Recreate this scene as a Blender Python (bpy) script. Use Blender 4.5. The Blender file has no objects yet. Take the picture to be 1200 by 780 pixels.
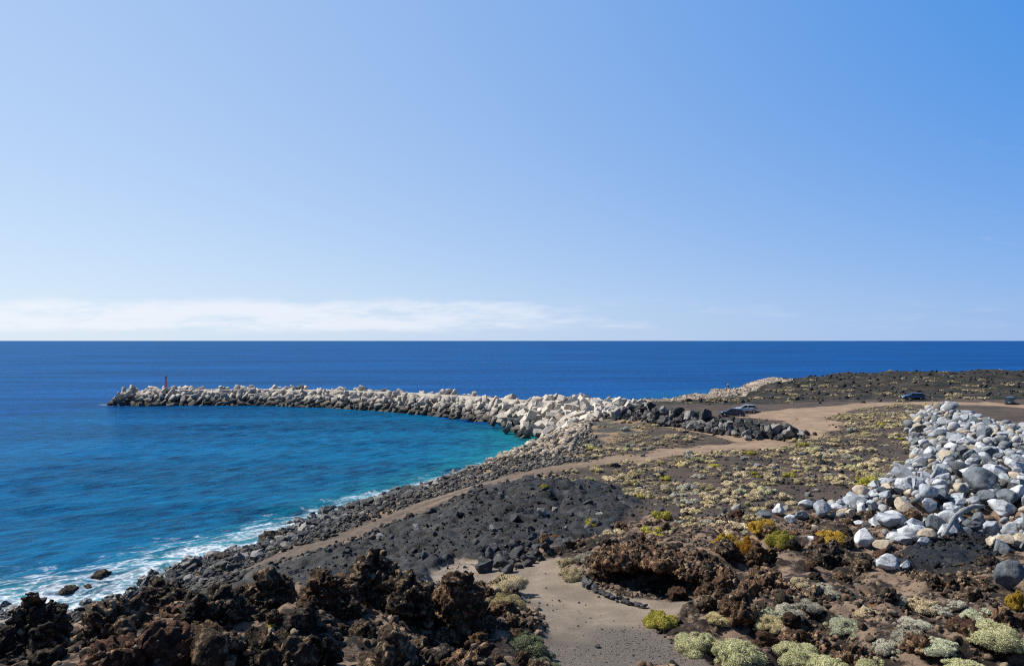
import bpy, bmesh, math, random
import numpy as np
from mathutils import Vector, Matrix, Euler

RNG = np.random.default_rng(7)
random.seed(7)
sc = bpy.context.scene
COL = sc.collection
F, EYE, HOR = 850.0, 20.0, 398.5          # focal length in photo pixels, eye height above the sea, horizon row


def P(px, py, z):
    """world x, y of a point seen at photo pixel (px, py) whose height is z"""
    d = (EYE - z) * F / (py - HOR)
    return ((px - 600.0) / F * d, d)


def PX(x, y, z):
    return 600.0 + x / y * F, HOR + (EYE - z) / y * F


# ------------------------------------------------------------------ noise (numpy)
def _h(i, j, k, s):
    n = (i.astype(np.uint32) * np.uint32(374761393) + j.astype(np.uint32) * np.uint32(668265263)
         + k.astype(np.uint32) * np.uint32(2147483647) + np.uint32(s * 1274126177 & 0xffffffff))
    n = (n ^ (n >> np.uint32(13))) * np.uint32(1274126177)
    n = (n ^ (n >> np.uint32(15))) * np.uint32(2246822519)
    return n ^ (n >> np.uint32(16))


def _u(n):
    return n.astype(np.float64) / 4294967296.0


def vnoise(p, s=0):
    """smooth value noise in -1..1 at points p (n x 3)"""
    f = np.floor(p)
    t = p - f
    t = t * t * t * (t * (t * 6 - 15) + 10)
    i, j, k = (f[:, a].astype(np.int64) for a in range(3))
    r = 0
    for a in (0, 1):
        wa = t[:, 0] if a else 1 - t[:, 0]
        for b in (0, 1):
            wb = t[:, 1] if b else 1 - t[:, 1]
            for c in (0, 1):
                wc = t[:, 2] if c else 1 - t[:, 2]
                r = r + wa * wb * wc * _u(_h(i + a, j + b, k + c, s))
    return r * 2 - 1


def fbm(p, octv=4, s=0, gain=0.5, lac=2.07):
    a, r, q = 1.0, 0, p.copy()
    for o in range(octv):
        r = r + a * vnoise(q, s + o)
        q = q * lac + 11.3
        a *= gain
    return r


def ridged(p, octv=4, s=0):
    a, r, q = 1.0, 0, p.copy()
    for o in range(octv):
        r = r + a * (1 - np.abs(vnoise(q, s + o)) * 2)
        q = q * 2.1 + 7.7
        a *= 0.5
    return r


def worley(p, s=0):
    """distance to the nearest and to the second feature point"""
    f = np.floor(p)
    i, j, k = (f[:, a].astype(np.int64) for a in range(3))
    d1 = np.full(len(p), 9.0)
    d2 = d1.copy()
    for a in (-1, 0, 1):
        for b in (-1, 0, 1):
            for c in (-1, 0, 1):
                h = _h(i + a, j + b, k + c, s)
                fx = f[:, 0] + a + _u(h)
                fy = f[:, 1] + b + _u(_h(i + a, j + b, k + c, s + 5))
                fz = f[:, 2] + c + _u(_h(i + a, j + b, k + c, s + 9))
                d = np.sqrt((fx - p[:, 0])**2 + (fy - p[:, 1])**2 + (fz - p[:, 2])**2)
                m = d < d1
                d2 = np.where(m, d1, np.minimum(d2, d))
                d1 = np.where(m, d, d1)
    return d1, d2


def sstep(x, a, b):
    t = np.clip((x - a) / (b - a), 0, 1)
    return t * t * (3 - 2 * t)


# ------------------------------------------------------------------ plane geometry
def seg_dist(x, y, pts, closed=False):
    d = np.full(x.shape, 1e9)
    n = len(pts)
    for a in range(n if closed else n - 1):
        (x0, y0), (x1, y1) = pts[a][:2], pts[(a + 1) % n][:2]
        dx, dy = x1 - x0, y1 - y0
        t = np.clip(((x - x0) * dx + (y - y0) * dy) / (dx * dx + dy * dy + 1e-9), 0, 1)
        d = np.minimum(d, np.hypot(x - x0 - t * dx, y - y0 - t * dy))
    return d


def inside(x, y, pts):
    r = np.zeros(x.shape, bool)
    n = len(pts)
    for a in range(n):
        (x0, y0), (x1, y1) = pts[a][:2], pts[(a + 1) % n][:2]
        c = ((y0 > y) != (y1 > y)) & (x < (x1 - x0) * (y - y0) / ((y1 - y0) if y1 != y0 else 1e-9) + x0)
        r ^= c
    return r


def sdf(x, y, pts):
    """positive inside the polygon"""
    d = seg_dist(x, y, pts, True)
    return np.where(inside(x, y, pts), d, -d)


def polyz(pts):
    return [P(*p) for p in pts]


# ------------------------------------------------------------------ layout of the place
SHORE_BAY = [(-110, -60), (-85, 10), (-60, 42), P(0, 706, 0), P(60, 718, 0), P(130, 703, 0), P(190, 676, 0), P(250, 652, 0), P(300, 638, 0), P(360, 613, 0),
             P(430, 588, 0), P(520, 562, 0), P(590, 542, 0), P(632, 521, 0)]
SHORE_OUT = [(6, 158), (12, 178), P(760, 482, 1.5), P(800, 474, 2), P(850, 461, 3), P(900, 453, 3.5), P(940, 448, 4), P(985, 446, 4),
             P(1010, 444, 5), P(1040, 441.5, 5), P(1075, 441, 6), P(1100, 437, 7), P(1200, 437, 7), (300, 330), (700, 360)]
LAND = SHORE_BAY + SHORE_OUT + [(700, -60)]
TRACK = polyz([(60, 728, 2.0), (200, 688, 2.6), (330, 652, 3.8), (400, 630, 4.4), (470, 602, 4.8), (520, 583, 5.2), (560, 570, 5.5), (610, 557, 5.8), (650, 549, 6), (700, 542, 6),
               (760, 535, 6), (820, 527, 6), (880, 520, 6.1), (930, 510, 6.2), (958, 497, 6.3)])
TRACK_UP = polyz([(950, 500, 6.3), (945, 489, 6.5), (985, 477, 6.8), (1040, 471, 7), (1090, 470.5, 7), (1150, 472, 7), (1215, 478, 7)])
TRACK_BR = polyz([(880, 519, 6.1), (840, 508, 6.2), (790, 503, 6.2)])
LOT = polyz([(845, 489, 6.4), (870, 490, 6.4), (930, 494, 6.4), (965, 488, 6.5), (985, 474, 6.8), (1060, 469.5, 7), (950, 477, 6.7), (890, 481, 6.5)])
SAND = polyz([(600, 790, 9.1), (640, 735, 8.6), (610, 712, 8.2), (600, 690, 8.0), (585, 668, 7.7), (625, 655, 7.6), (660, 652, 7.6), (672, 668, 7.8), (685, 682, 8.0), (740, 700, 8.2), (800, 706, 8.3), (815, 712, 8.4),
              (770, 740, 8.7), (800, 758, 8.9), (850, 790, 9.2)])
SAND2 = polyz([(490, 690, 7.6), (492, 664, 7.3), (530, 653, 7.2), (575, 656, 7.3), (600, 668, 7.6), (570, 700, 7.8)])
LAVA = polyz([(60, 745, 2.6), (330, 665, 4.2), (400, 641, 4.8), (470, 612, 5.2), (530, 588, 5.6), (590, 566, 5.9), (640, 560, 6.2), (690, 562, 6.3), (730, 590, 6.5), (715, 625, 6.8),
              (660, 640, 7.1), (590, 650, 7.3), (560, 670, 7.4), (500, 690, 7.4), (420, 680, 7), (300, 690, 6)])
HEAP = polyz([(1114, 473, 8.4), (1100, 475, 7.6), (1080, 486, 7), (1064, 505, 6.6), (1074, 530, 6.6), (1072, 548, 6.8), (1020, 574, 7.0), (975, 592, 7.1), (985, 606, 7.4), (1020, 616, 7.8), (1045, 632, 8.1),
              (1110, 622, 8.3), (1165, 612, 8.3), (1180, 632, 8.4), (1230, 652, 8.5), (1330, 640, 8.5), (1330, 496, 9.5), (1230, 490, 9.6), (1185, 486, 9.6), (1140, 479, 9.2)])
JETTY = polyz([(728, 490, 6), (770, 495, 6), (820, 502, 6), (870, 508, 6.1), (915, 511, 6.1)])
BW_MID = [(25, 150), (14, 163), (1, 181), (-13, 196), (-30, 210), (-52, 223), (-77, 231), (-100, 231), (-121, 228)]
BW_ROOT = [(4, 143), (9, 131), (13, 126), (18, 124.5), (23, 131), (27, 142), (29, 160), (20, 172), (5, 172), (-6, 168)]

CTRL = [  # (photo x, photo y, height)
    (300, 779, 12.0), (100, 779, 11.5), (0, 779, 10.9), (82, 748, 9.6), (84, 736, 8.6), (450, 779, 11.2), (560, 775, 10.1), (640, 775, 9.05), (720, 775, 9.05), (850, 775, 9.25), (1000, 775, 9.6), (1190, 775, 10),
    (430, 690, 10.2), (330, 700, 10.2), (200, 725, 10.5), (60, 768, 10.3), (380, 640, 4.3), (215, 688, 2.4), (310, 668, 4.3), (500, 640, 5.4), (560, 620, 5.8),
    (620, 690, 8), (700, 720, 8.4), (650, 660, 7.7), (590, 668, 7.6), (520, 680, 7.5), (600, 650, 7.2), (650, 640, 7.0), (680, 610, 6.5),
    (740, 643, 8.75), (840, 643, 8.75), (850, 700, 9.1), (900, 640, 8.9), (980, 660, 9), (900, 610, 7.5), (800, 600, 6.8), (1000, 700, 9.3), (1100, 700, 9.3), (1190, 690, 9.2), (1130, 640, 8.2),
    (750, 698, 8.15), (800, 705, 8.3), (690, 690, 8.05),
    (850, 560, 6.5), (950, 540, 6.5), (1000, 500, 6.6), (750, 560, 6.2), (700, 580, 6.3), (1040, 600, 7.1), (1150, 560, 7.4),
    (470, 600, 4.8), (560, 569, 5.5), (650, 548, 6), (750, 535, 6), (850, 522, 6), (930, 507, 6.2), (1000, 475, 6.8), (1180, 473, 7),
    (700, 510, 6.3), (620, 540, 4.6), (540, 565, 4.4), (900, 465, 5.6), (1000, 455, 6.8), (1100, 446, 8.2), (1190, 446, 8.3), (1190, 438, 8), (860, 487, 6.4),
]
CTRL_W = [(0, 0, 18.2), (-14, 5, 15.6), (14, 5, 15.6), (0, 8, 15), (-8, 13, 13.0), (8, 13, 12.6), (-30, 0, 13.5), (40, 0, 15), (-60, 0, 9), (-9, 39, 6.6), (-17, 36, 5.2), (-24, 34, 4.6), (-27, 24, 7.5), (-34, 46, 1.6), (-45, 30, 5),
          (80, 30, 10), (120, 60, 9), (150, 100, 9), (250, 200, 9), (300, 300, 9), (60, 20, 11), (420, 100, 12), (10, 120, 6.2), (30, 160, 5.5), (-90, -40, 16), (100, -40, 18)]
cp = np.array([(*P(*c), c[2]) for c in CTRL] + CTRL_W)


def tps_fit(c):
    xy = c[:, :2] / 50.0
    d = np.hypot(xy[:, None, 0] - xy[None, :, 0], xy[:, None, 1] - xy[None, :, 1])
    K = np.where(d > 0, d**2 * np.log(d + 1e-12), 0) + np.eye(len(c)) * 2e-4
    Pm = np.c_[np.ones(len(c)), xy]
    A = np.block([[K, Pm], [Pm.T, np.zeros((3, 3))]])
    return np.linalg.solve(A, np.r_[c[:, 2], 0, 0, 0])


_W = tps_fit(cp)


def tps(x, y):
    sh = x.shape
    q = np.c_[x.ravel(), y.ravel()] / 50.0
    r = _W[-3] + q @ _W[-2:]
    c = cp[:, :2] / 50.0
    for a in range(len(c)):
        d2 = (q[:, 0] - c[a, 0])**2 + (q[:, 1] - c[a, 1])**2
        r = r + _W[a] * 0.5 * d2 * np.log(d2 + 1e-18)
    return np.clip(r.reshape(sh), 0.5, 20)


def spaced(lo, hi, d0, grow, a, b):
    """grid lines from lo to hi: step d0 between a and b, growing by the factor outside"""
    v = list(np.arange(a, b, d0))
    s, x = d0, v[-1]
    while x < hi:
        s = min(s * grow, 14); x += s; v.append(x)
    s, x = d0, v[0]
    while x > lo:
        s = min(s * grow, 14); x -= s; v.insert(0, x)
    return np.array(v)


GX = spaced(-100, 600, 0.16, 1.012, -20, 24)
GY = spaced(-40, 350, 0.15, 1.0105, 17, 62)
XX, YY = np.meshgrid(GX, GY)
fl = np.c_[XX.ravel(), YY.ravel(), np.zeros(XX.size)]
sh2 = XX.shape


def N2(scale, octv=3, s=0, sx=1.0):
    return fbm(fl * np.array([sx, 1, 1]) / scale, octv, s).reshape(sh2)


SD = sdf(XX, YY, LAND)
SDw = SD + N2(9, 3, 3) * 1.3 + N2(2.5, 2, 4) * 0.5
bay_d = seg_dist(XX, YY, SHORE_BAY)
out_d = seg_dist(XX, YY, SHORE_OUT)
is_bay = sstep(out_d - bay_d, -14, 14)
# where everything lies
m_track = 1 - sstep(np.minimum(seg_dist(XX, YY, TRACK) / np.interp(YY, [55, 75, 100], [0.9, 0.95, 2.0]), np.minimum(seg_dist(XX, YY, TRACK_UP) / 1.9, seg_dist(XX, YY, TRACK_BR) / 0.8)) + N2(4, 5, 8) * 0.7, 0.8, 2.8)
m_track = np.maximum(m_track, sstep(sdf(XX, YY, LOT) + N2(5, 3, 9) * 1.2, -1, 1.5))
m_sand = np.maximum(sstep(sdf(XX, YY, SAND) + N2(1.6, 3, 10) * 0.25, -0.25, 0.35), sstep(sdf(XX, YY, SAND2) + N2(1.6, 3, 11) * 0.4, -0.3, 0.3))
m_lava = sstep(sdf(XX, YY, LAVA) + N2(5, 3, 12) * 1.6, -0.8, 0.8) * (1 - m_track)
HOLLOW = polyz([(1052, 672, 8.9), (1072, 648, 8.5), (1105, 634, 8.3), (1160, 622, 8.2), (1170, 646, 8.5), (1150, 664, 8.9), (1100, 676, 9.1)])
m_lava = np.maximum(m_lava, sstep(sdf(XX, YY, HOLLOW) + N2(1.6, 4, 31) * 0.8, -0.6, 0.6))
m_rough = sstep(56 + 0.02 * XX**2 * 0 - YY + N2(6, 3, 13) * 3 - np.where(XX < 2, 16, 0) * 0, 0, 6) * (1 - m_sand) * (1 - m_lava)
crag_side = sstep(-XX - 2 + N2(3, 2, 14), -1, 1)          # left of the clearing
m_rough *= np.where(crag_side > .5, sstep(40 - YY, 0, 3), 1)
m_beach = sstep(SDw, -2, 0) * sstep(np.interp(YY, [50, 80, 110, 150], [33, 27, 25, 18]) - SDw + N2(4, 3, 15) * 2.5, 0, 2.5) * is_bay * (1 - m_track) * (1 - m_lava) * (YY > 36)
m_ledge = sstep(SDw, -1, 0.5) * sstep(np.interp(YY, [150, 200, 238, 262], [14, 19, 12, -6]) - SDw + N2(12, 3, 16) * 6, 0, 4) * (1 - is_bay) * (YY > 140)
m_heap = sstep(sdf(XX, YY, HEAP), -1, 3)
ZZ = tps(XX, YY)
w_sh = np.where(is_bay > .5, 12.0, 7.0)
k = np.clip(SDw / w_sh, 0, 1)
prof = np.where(is_bay > .5, k**0.9, np.clip(k * 1.6, 0, 1)**0.5)
ZZ = np.where(SDw > 0, np.minimum(ZZ, prof * np.maximum(ZZ, 0.3)), np.maximum(SDw * 0.22, -2.5))
heap_h = np.clip(sdf(XX, YY, HEAP) * np.interp(YY, [100, 125], [0.42, 0.75]), 0, 2.6) * np.interp(YY, [40, 60, 110, 140], [0.45, 0.8, 1.0, 1.0])
ZZ = ZZ + heap_h * (0.8 + 0.3 * N2(7, 2, 17))
jd = seg_dist(XX, YY, JETTY)
ZZ = ZZ + np.clip(1.1 - jd * 0.45, 0, 1.1) * np.interp(XX, [24, 45], [1.3, .55])
# the dug-out pocket under the overhang and the face of the dark lava lobe
CAVE = [(4.3, 34.8), (4.9, 36.5), (6.4, 37.1), (8.2, 36.3), (9.2, 34.2), (8.6, 32.6), (6, 33.6)]
cav = sstep(sdf(XX, YY, CAVE), -0.5, 0.3)
ZZ = ZZ * (1 - cav) + cav * np.minimum(ZZ, 8.12)
lob = sdf(XX, YY, polyz([(520, 590, 5.4), (560, 573, 5.8), (620, 566, 6), (665, 572, 6.3), (655, 592, 6.3), (600, 600, 6.2), (545, 603, 5.9)])) + N2(3, 3, 40) * 0.9
ZZ = ZZ + 0.5 * sstep(lob, -0.5, 0.9)
# roughness of each ground
w1 = worley(fl / 1.1 + 3, 21)
w2 = worley(fl / 0.42 + 9, 22)
clump = (1 - np.clip(w1[0], 0, 1)).reshape(sh2)
clump2 = (1 - np.clip(w2[0], 0, 1)).reshape(sh2)
near = sstep(90 - YY, 0, 30)
rg = ridged(fl / np.array([3.2, 1.8, 1]), 4, 23).reshape(sh2)
w3 = worley(fl / np.array([2.6, 1.7, 1]) + 5, 35)
plate = np.clip((w3[1] - w3[0]) * 4, 0, 1).reshape(sh2)
w4 = worley(fl / 0.75 + 2, 36)
plate2 = np.clip((w4[1] - w4[0]) * 4, 0, 1).reshape(sh2)
amp = sstep(SDw, 0.3, 3) * (1 - m_track) * (1 - m_sand)
ZZ = ZZ + amp * (m_rough * (0.40 * N2(2.2, 4, 24) + 0.30 * (clump - .45) + 0.16 * (clump2 - .45)) * sstep(YY, 6, 14)
                 + m_lava * (0.20 * (rg - 0.3) + 0.08 * (clump2 - 0.4) + 0.18 * N2(4, 3, 25) + 0.11 * ridged(fl / np.array([1.3, .7, 1]), 3, 34).reshape(sh2) + 0.20 * plate + 0.09 * plate2) * near
                 + (1 - m_lava) * (1 - m_rough) * (0.22 * N2(5, 4, 26) + 0.05 * (clump - .4)))
ZZ = ZZ + (1 - is_bay) * sstep(SDw, 0.5, 6) * sstep(YY, 165, 200) * (0.9 * N2(14, 4, 27) + 0.25 * rg)
ZZ = ZZ + m_ledge * (0.35 * np.floor(N2(6, 3, 28) * 3) / 3 + 0.2 * rg)
ZZ = ZZ + m_track * 0.05 * N2(1.2, 3, 29) + m_sand * 0.035 * N2(0.9, 3, 30)
ZZ = np.where(SDw < 0, np.minimum(ZZ, -0.05 + SDw * 0.05), ZZ)


def ground(x, y):
    """height of the ground at arrays or numbers x, y"""
    x, y = np.asarray(x, float), np.asarray(y, float)
    i = np.clip(np.searchsorted(GX, x) - 1, 0, len(GX) - 2)
    j = np.clip(np.searchsorted(GY, y) - 1, 0, len(GY) - 2)
    u = np.clip((x - GX[i]) / (GX[i + 1] - GX[i]), 0, 1)
    v = np.clip((y - GY[j]) / (GY[j + 1] - GY[j]), 0, 1)
    return (ZZ[j, i] * (1 - u) * (1 - v) + ZZ[j, i + 1] * u * (1 - v) + ZZ[j + 1, i] * (1 - u) * v + ZZ[j + 1, i + 1] * u * v)


def mask_at(m, x, y):
    i = np.clip(np.searchsorted(GX, x) - 1, 0, len(GX) - 1)
    j = np.clip(np.searchsorted(GY, y) - 1, 0, len(GY) - 1)
    return m[j, i]


def on_ground(px, py):
    """where the line of sight through a photo pixel meets the ground"""
    d = np.arange(14.0, 420.0, 0.1)
    x, z = (px - 600) / F * d, EYE - (py - HOR) / F * d
    below = np.nonzero(ground(x, d) >= z)[0]
    k = below[0] if len(below) else len(d) - 1
    return float(x[k]), float(d[k]), float(ground(x[k], d[k]))


# ------------------------------------------------------------------ materials
def node_tree(name):
    m = bpy.data.materials.new(name)
    m.use_nodes = True
    nt = m.node_tree
    nt.nodes.clear()
    return m, nt


class NB:
    """small helper that strings shader nodes together"""

    def __init__(s, nt):
        s.nt = nt

    def n(s, t, **kw):
        nd = s.nt.nodes.new(t)
        for k_, v in kw.items():
            setattr(nd, k_, v)
        return nd

    def put(s, sock, v):
        if isinstance(v, bpy.types.NodeSocket):
            s.nt.links.new(v, sock)
        elif isinstance(v, (tuple, list)) and len(v) == 3 and sock.type == 'RGBA':
            sock.default_value = (*v, 1)
        else:
            sock.default_value = v

    def math(s, op, a, b=None, c=None, clamp=False):
        nd = s.n('ShaderNodeMath', operation=op, use_clamp=clamp)
        for q, v in enumerate((a, b, c)):
            if v is not None:
                s.put(nd.inputs[q], v)
        return nd.outputs[0]

    def mix(s, f, a, b, mode='MIX'):
        nd = s.n('ShaderNodeMix', data_type='RGBA', blend_type=mode)
        s.put(nd.inputs[0], f); s.put(nd.inputs[6], a); s.put(nd.inputs[7], b)
        return nd.outputs[2]

    def pos(s):
        return s.n('ShaderNodeNewGeometry').outputs['Position']

    def obj(s):
        return s.n('ShaderNodeTexCoord').outputs['Object']

    def mapped(s, v, scale, rot=(0, 0, 0)):
        if any(rot):                                # turn first, then stretch along the turned axes
            r_ = s.n('ShaderNodeMapping')
            s.put(r_.inputs[0], v); r_.inputs['Rotation'].default_value = tuple(-a for a in rot)
            v = r_.outputs[0]
        nd = s.n('ShaderNodeMapping')
        s.put(nd.inputs[0], v); nd.inputs['Scale'].default_value = scale
        return nd.outputs[0]

    def noise(s, v, scale, det=4, rough=0.55, dist=0):
        nd = s.n('ShaderNodeTexNoise')
        s.put(nd.inputs['Vector'], v); nd.inputs['Scale'].default_value = scale; nd.inputs['Detail'].default_value = det
        nd.inputs['Roughness'].default_value = rough; nd.inputs['Distortion'].default_value = dist
        return nd.outputs['Fac']

    def vor(s, v, scale, feature='F1', out='Distance'):
        nd = s.n('ShaderNodeTexVoronoi', feature=feature)
        s.put(nd.inputs['Vector'], v); nd.inputs['Scale'].default_value = scale
        return nd.outputs[out]

    def ramp(s, f, a, b):
        """smooth 0..1 of f between a and b"""
        nd = s.n('ShaderNodeMapRange', interpolation_type='SMOOTHSTEP')
        s.put(nd.inputs[0], f); nd.inputs[1].default_value = a; nd.inputs[2].default_value = b
        return nd.outputs[0]

    def attr(s, name, out='Fac'):
        return s.n('ShaderNodeAttribute', attribute_name=name).outputs[out]

    def bump(s, h, strength, dist, normal=None):
        nd = s.n('ShaderNodeBump')
        s.put(nd.inputs['Height'], h); nd.inputs['Strength'].default_value = strength; nd.inputs['Distance'].default_value = dist
        if normal is not None:
            s.put(nd.inputs['Normal'], normal)
        return nd.outputs[0]

    def principled(s, col, rough=0.9, spec=0.3, normal=None, **kw):
        nd = s.n('ShaderNodeBsdfPrincipled')
        s.put(nd.inputs['Base Color'], col); s.put(nd.inputs['Roughness'], rough); s.put(nd.inputs['Specular IOR Level'], spec)
        if normal is not None:
            s.put(nd.inputs['Normal'], normal)
        for k_, v in kw.items():
            s.put(nd.inputs[k_], v)
        return nd.outputs[0]

    def out(s, shader):
        o = s.n('ShaderNodeOutputMaterial')
        s.nt.links.new(shader, o.inputs['Surface'])


def rock_mat(name, c0, c1, c2=None, scale=1.0, rough=0.9, bump=0.5, wet=None, spec=0.25, speck=0.0, use_obj=True, c2_lo=.55, c2_hi=.68, rnd=0.25, c2_sc=1.7, grain=0.0, crack=0.0, mott=0.7):
    m, nt = node_tree(name)
    b = NB(nt)
    v = b.obj() if use_obj else b.pos()
    inf = b.n('ShaderNodeObjectInfo')
    if use_obj:
        ad = b.n('ShaderNodeVectorMath', operation='ADD')
        b.put(ad.inputs[0], v); b.put(ad.inputs[1], inf.outputs['Location'])
        v = ad.outputs[0]
    n1 = b.noise(v, 0.9 * scale, 6, 0.62)
    n2 = b.noise(v, 5.5 * scale, 5, 0.65)
    col = b.mix(b.ramp(n1, 0.36, 0.64), c0, c1)
    if c2 is not None:
        col = b.mix(b.ramp(b.noise(v, c2_sc * scale, 5, 0.7), c2_lo, c2_hi), col, c2)
    col = b.mix(mott, col, b.mix(n2, (0.35, 0.35, 0.35), (1.45, 1.45, 1.45)), 'MULTIPLY')
    rv = b.math('MULTIPLY_ADD', inf.outputs['Random'], rnd * 2, 1 - rnd)
    cb = b.n('ShaderNodeCombineColor')
    for q in range(3):
        b.put(cb.inputs[q], rv)
    col = b.mix(1.0, col, cb.outputs[0], 'MULTIPLY')
    if crack:
        ed = b.vor(b.mapped(v, (1, 1, 1.6)), 0.9, 'DISTANCE_TO_EDGE')
        cm = b.math('MULTIPLY', b.ramp(ed, 0.022, 0.004), b.ramp(b.noise(v, 0.8, 3), 0.48, 0.6))
        col = b.mix(b.math('MULTIPLY', cm, 0.7), col, (0.05, 0.05, 0.05))
        col = b.mix(b.math('MULTIPLY', b.ramp(b.noise(b.mapped(v, (1, 1, .35)), 1.3, 5, .7), .52, .70), crack), col, (0.12, 0.115, 0.11))
    if speck:
        col = b.mix(b.math('MULTIPLY', b.ramp(b.noise(v, 9 * scale, 3, 0.6), 0.60, 0.72), speck), col, (0.06, 0.06, 0.065))
    if wet is not None:
        z = b.n('ShaderNodeSeparateXYZ'); b.put(z.inputs[0], b.pos())
        zz = b.math('ADD', z.outputs[2], b.math('MULTIPLY', b.noise(b.pos(), 0.7, 4), 1.2))
        wf = b.ramp(zz, wet[1], wet[0])
        col = b.mix(b.math('MULTIPLY', wf, 0.88), col, (0.022, 0.022, 0.02))
    h = b.math('ADD', b.math('MULTIPLY', b.noise(v, 3.2 * scale, 7, 0.68), 1.0), b.math('MULTIPLY', b.vor(v, 6 * scale), 0.25))
    if grain:
        gn = b.noise(v, 22, 4, 0.7)
        col = b.mix(grain, col, b.mix(gn, (0.25, 0.25, 0.25), (1.6, 1.6, 1.6)), 'MULTIPLY')
        h = b.math('ADD', h, b.math('MULTIPLY', gn, 0.35))
    b.out(b.principled(col, rough, spec, b.bump(h, bump, 0.25 / scale)))
    return m


M = {}
CONC0, CONC1 = (0.58, 0.53, 0.465), (0.40, 0.365, 0.32)
M['concrete'] = rock_mat('pale_concrete', CONC0, CONC1, (0.36, 0.31, 0.25), 0.6, 0.9, 0.05, wet=(1.0, 3.9), rnd=0.28, mott=0.25)
M['conc_dry'] = rock_mat('dry_concrete', CONC0, CONC1, None, 0.6, 0.9, 0.15, use_obj=False)
M['conc_stuff'] = rock_mat('pale_concrete_far', CONC0, CONC1, (0.36, 0.31, 0.25), 0.6, 0.9, 0.05, wet=(1.2, 4.3), use_obj=False, mott=0.35)
M['core'] = rock_mat('dark_core_stone', (0.05, 0.048, 0.045), (0.09, 0.085, 0.08), None, 0.5, 0.95, 0.6, use_obj=False)
M['white'] = rock_mat('white_stone', (0.58, 0.61, 0.65), (0.46, 0.49, 0.535), (0.30, 0.32, 0.35), 0.8, 0.85, 0.22, speck=0.55, rnd=0.1, crack=0.75, grain=0.3)
M['pale_grey'] = rock_mat('pale_grey_stone', (0.375, 0.41, 0.46), (0.27, 0.30, 0.345), (0.48, 0.51, 0.55), 0.8, 0.85, 0.28, speck=0.5, rnd=0.12, crack=0.75, grain=0.3)
M['grey'] = rock_mat('grey_stone', (0.150, 0.175, 0.20), (0.100, 0.12, 0.14), (0.27, 0.28, 0.29), 0.8, 0.85, 0.35, rnd=0.15, crack=0.75, grain=0.3)
M['tan'] = rock_mat('tan_stone', (0.52, 0.44, 0.33), (0.40, 0.34, 0.27), (0.55, 0.5, 0.43), 0.8, 0.88, 0.25, speck=0.3, rnd=0.12, crack=0.75, grain=0.3)
M['dark'] = rock_mat('dark_stone', (0.045, 0.047, 0.052), (0.075, 0.075, 0.08), (0.11, 0.105, 0.10), 0.8, 0.85, 0.5, rnd=0.2)
M['basalt'] = rock_mat('basalt', (0.080, 0.082, 0.088), (0.045, 0.047, 0.052), (0.20, 0.19, 0.18), 0.6, 0.8, 0.5, rnd=0.3)
M['basalt_pale'] = rock_mat('weathered_basalt', (0.26, 0.25, 0.24), (0.14, 0.138, 0.138), (0.36, 0.33, 0.285), 0.6, 0.85, 0.45, rnd=0.25)
LV = dict(rough=0.95, bump=1.0, spec=0.12, c2_lo=.51, c2_hi=.60, c2_sc=2.6, grain=0.7)
M['lava'] = rock_mat('clinker_lava', (0.026, 0.021, 0.018), (0.10, 0.074, 0.053), (0.36, 0.255, 0.165), 1.4, **LV)
M['lava_brown'] = rock_mat('brown_clinker_lava', (0.125, 0.075, 0.048), (0.040, 0.028, 0.022), (0.38, 0.245, 0.145), 1.5, **LV)
M['lava_red'] = rock_mat('rusty_clinker_lava', (0.085, 0.046, 0.034), (0.045, 0.031, 0.025), (0.17, 0.095, 0.06), 1.3, **LV)
M['lava_black'] = rock_mat('black_clinker_lava', (0.016, 0.015, 0.015), (0.050, 0.041, 0.035), (0.18, 0.14, 0.10), 1.5, **LV)
M['lava_ochre'] = rock_mat('lichen_covered_lava', (0.10, 0.062, 0.038), (0.050, 0.038, 0.029), (0.24, 0.13, 0.055), 1.6, **LV)
M['shore_wet'] = rock_mat('wet_shore_stone', (0.035, 0.036, 0.040), (0.07, 0.07, 0.074), None, 1.0, 0.45, 0.4, spec=0.5)


def clinker_stuff(name, cols, rough=0.93):
    """one material for loose stones: each stone picks its colour from its own number"""
    m, nt = node_tree(name)
    b = NB(nt)
    t = b.attr('tone')
    cr = b.n('ShaderNodeValToRGB')
    el = cr.color_ramp.elements
    el[0].position = 0; el[0].color = (*cols[0], 1)
    el[1].position = 1; el[1].color = (*cols[-1], 1)
    for q in range(1, len(cols) - 1):
        e = el.new(q / (len(cols) - 1)); e.color = (*cols[q], 1)
    b.put(cr.inputs[0], t)
    v = b.pos()
    col = b.mix(0.75, cr.outputs[0], b.mix(b.noise(v, 7, 5, 0.65), (0.3, 0.3, 0.3), (1.5, 1.5, 1.5)), 'MULTIPLY')
    h = b.noise(v, 9, 6, 0.7)
    b.out(b.principled(col, rough, 0.2, b.bump(h, 0.6, 0.08)))
    return m


M['clinker'] = clinker_stuff('loose_clinker', [(0.014, 0.013, 0.012), (0.032, 0.026, 0.022), (0.06, 0.043, 0.032), (0.085, 0.064, 0.048), (0.15, 0.108, 0.075), (0.27, 0.21, 0.15), (0.15, 0.075, 0.045)])
M['clinker_dark'] = clinker_stuff('loose_dark_lava', [(0.016, 0.017, 0.019), (0.03, 0.031, 0.035), (0.05, 0.05, 0.055), (0.025, 0.026, 0.029), (0.09, 0.088, 0.088)])
M['clinker_black'] = clinker_stuff('loose_black_lava', [(0.010, 0.011, 0.013), (0.022, 0.023, 0.026), (0.014, 0.015, 0.017), (0.036, 0.036, 0.039), (0.07, 0.068, 0.067)])
M['ledge_stone'] = clinker_stuff('pale_ledge_stone', [(0.50, 0.42, 0.33), (0.30, 0.25, 0.20), (0.16, 0.14, 0.12), (0.42, 0.36, 0.29)])
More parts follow.
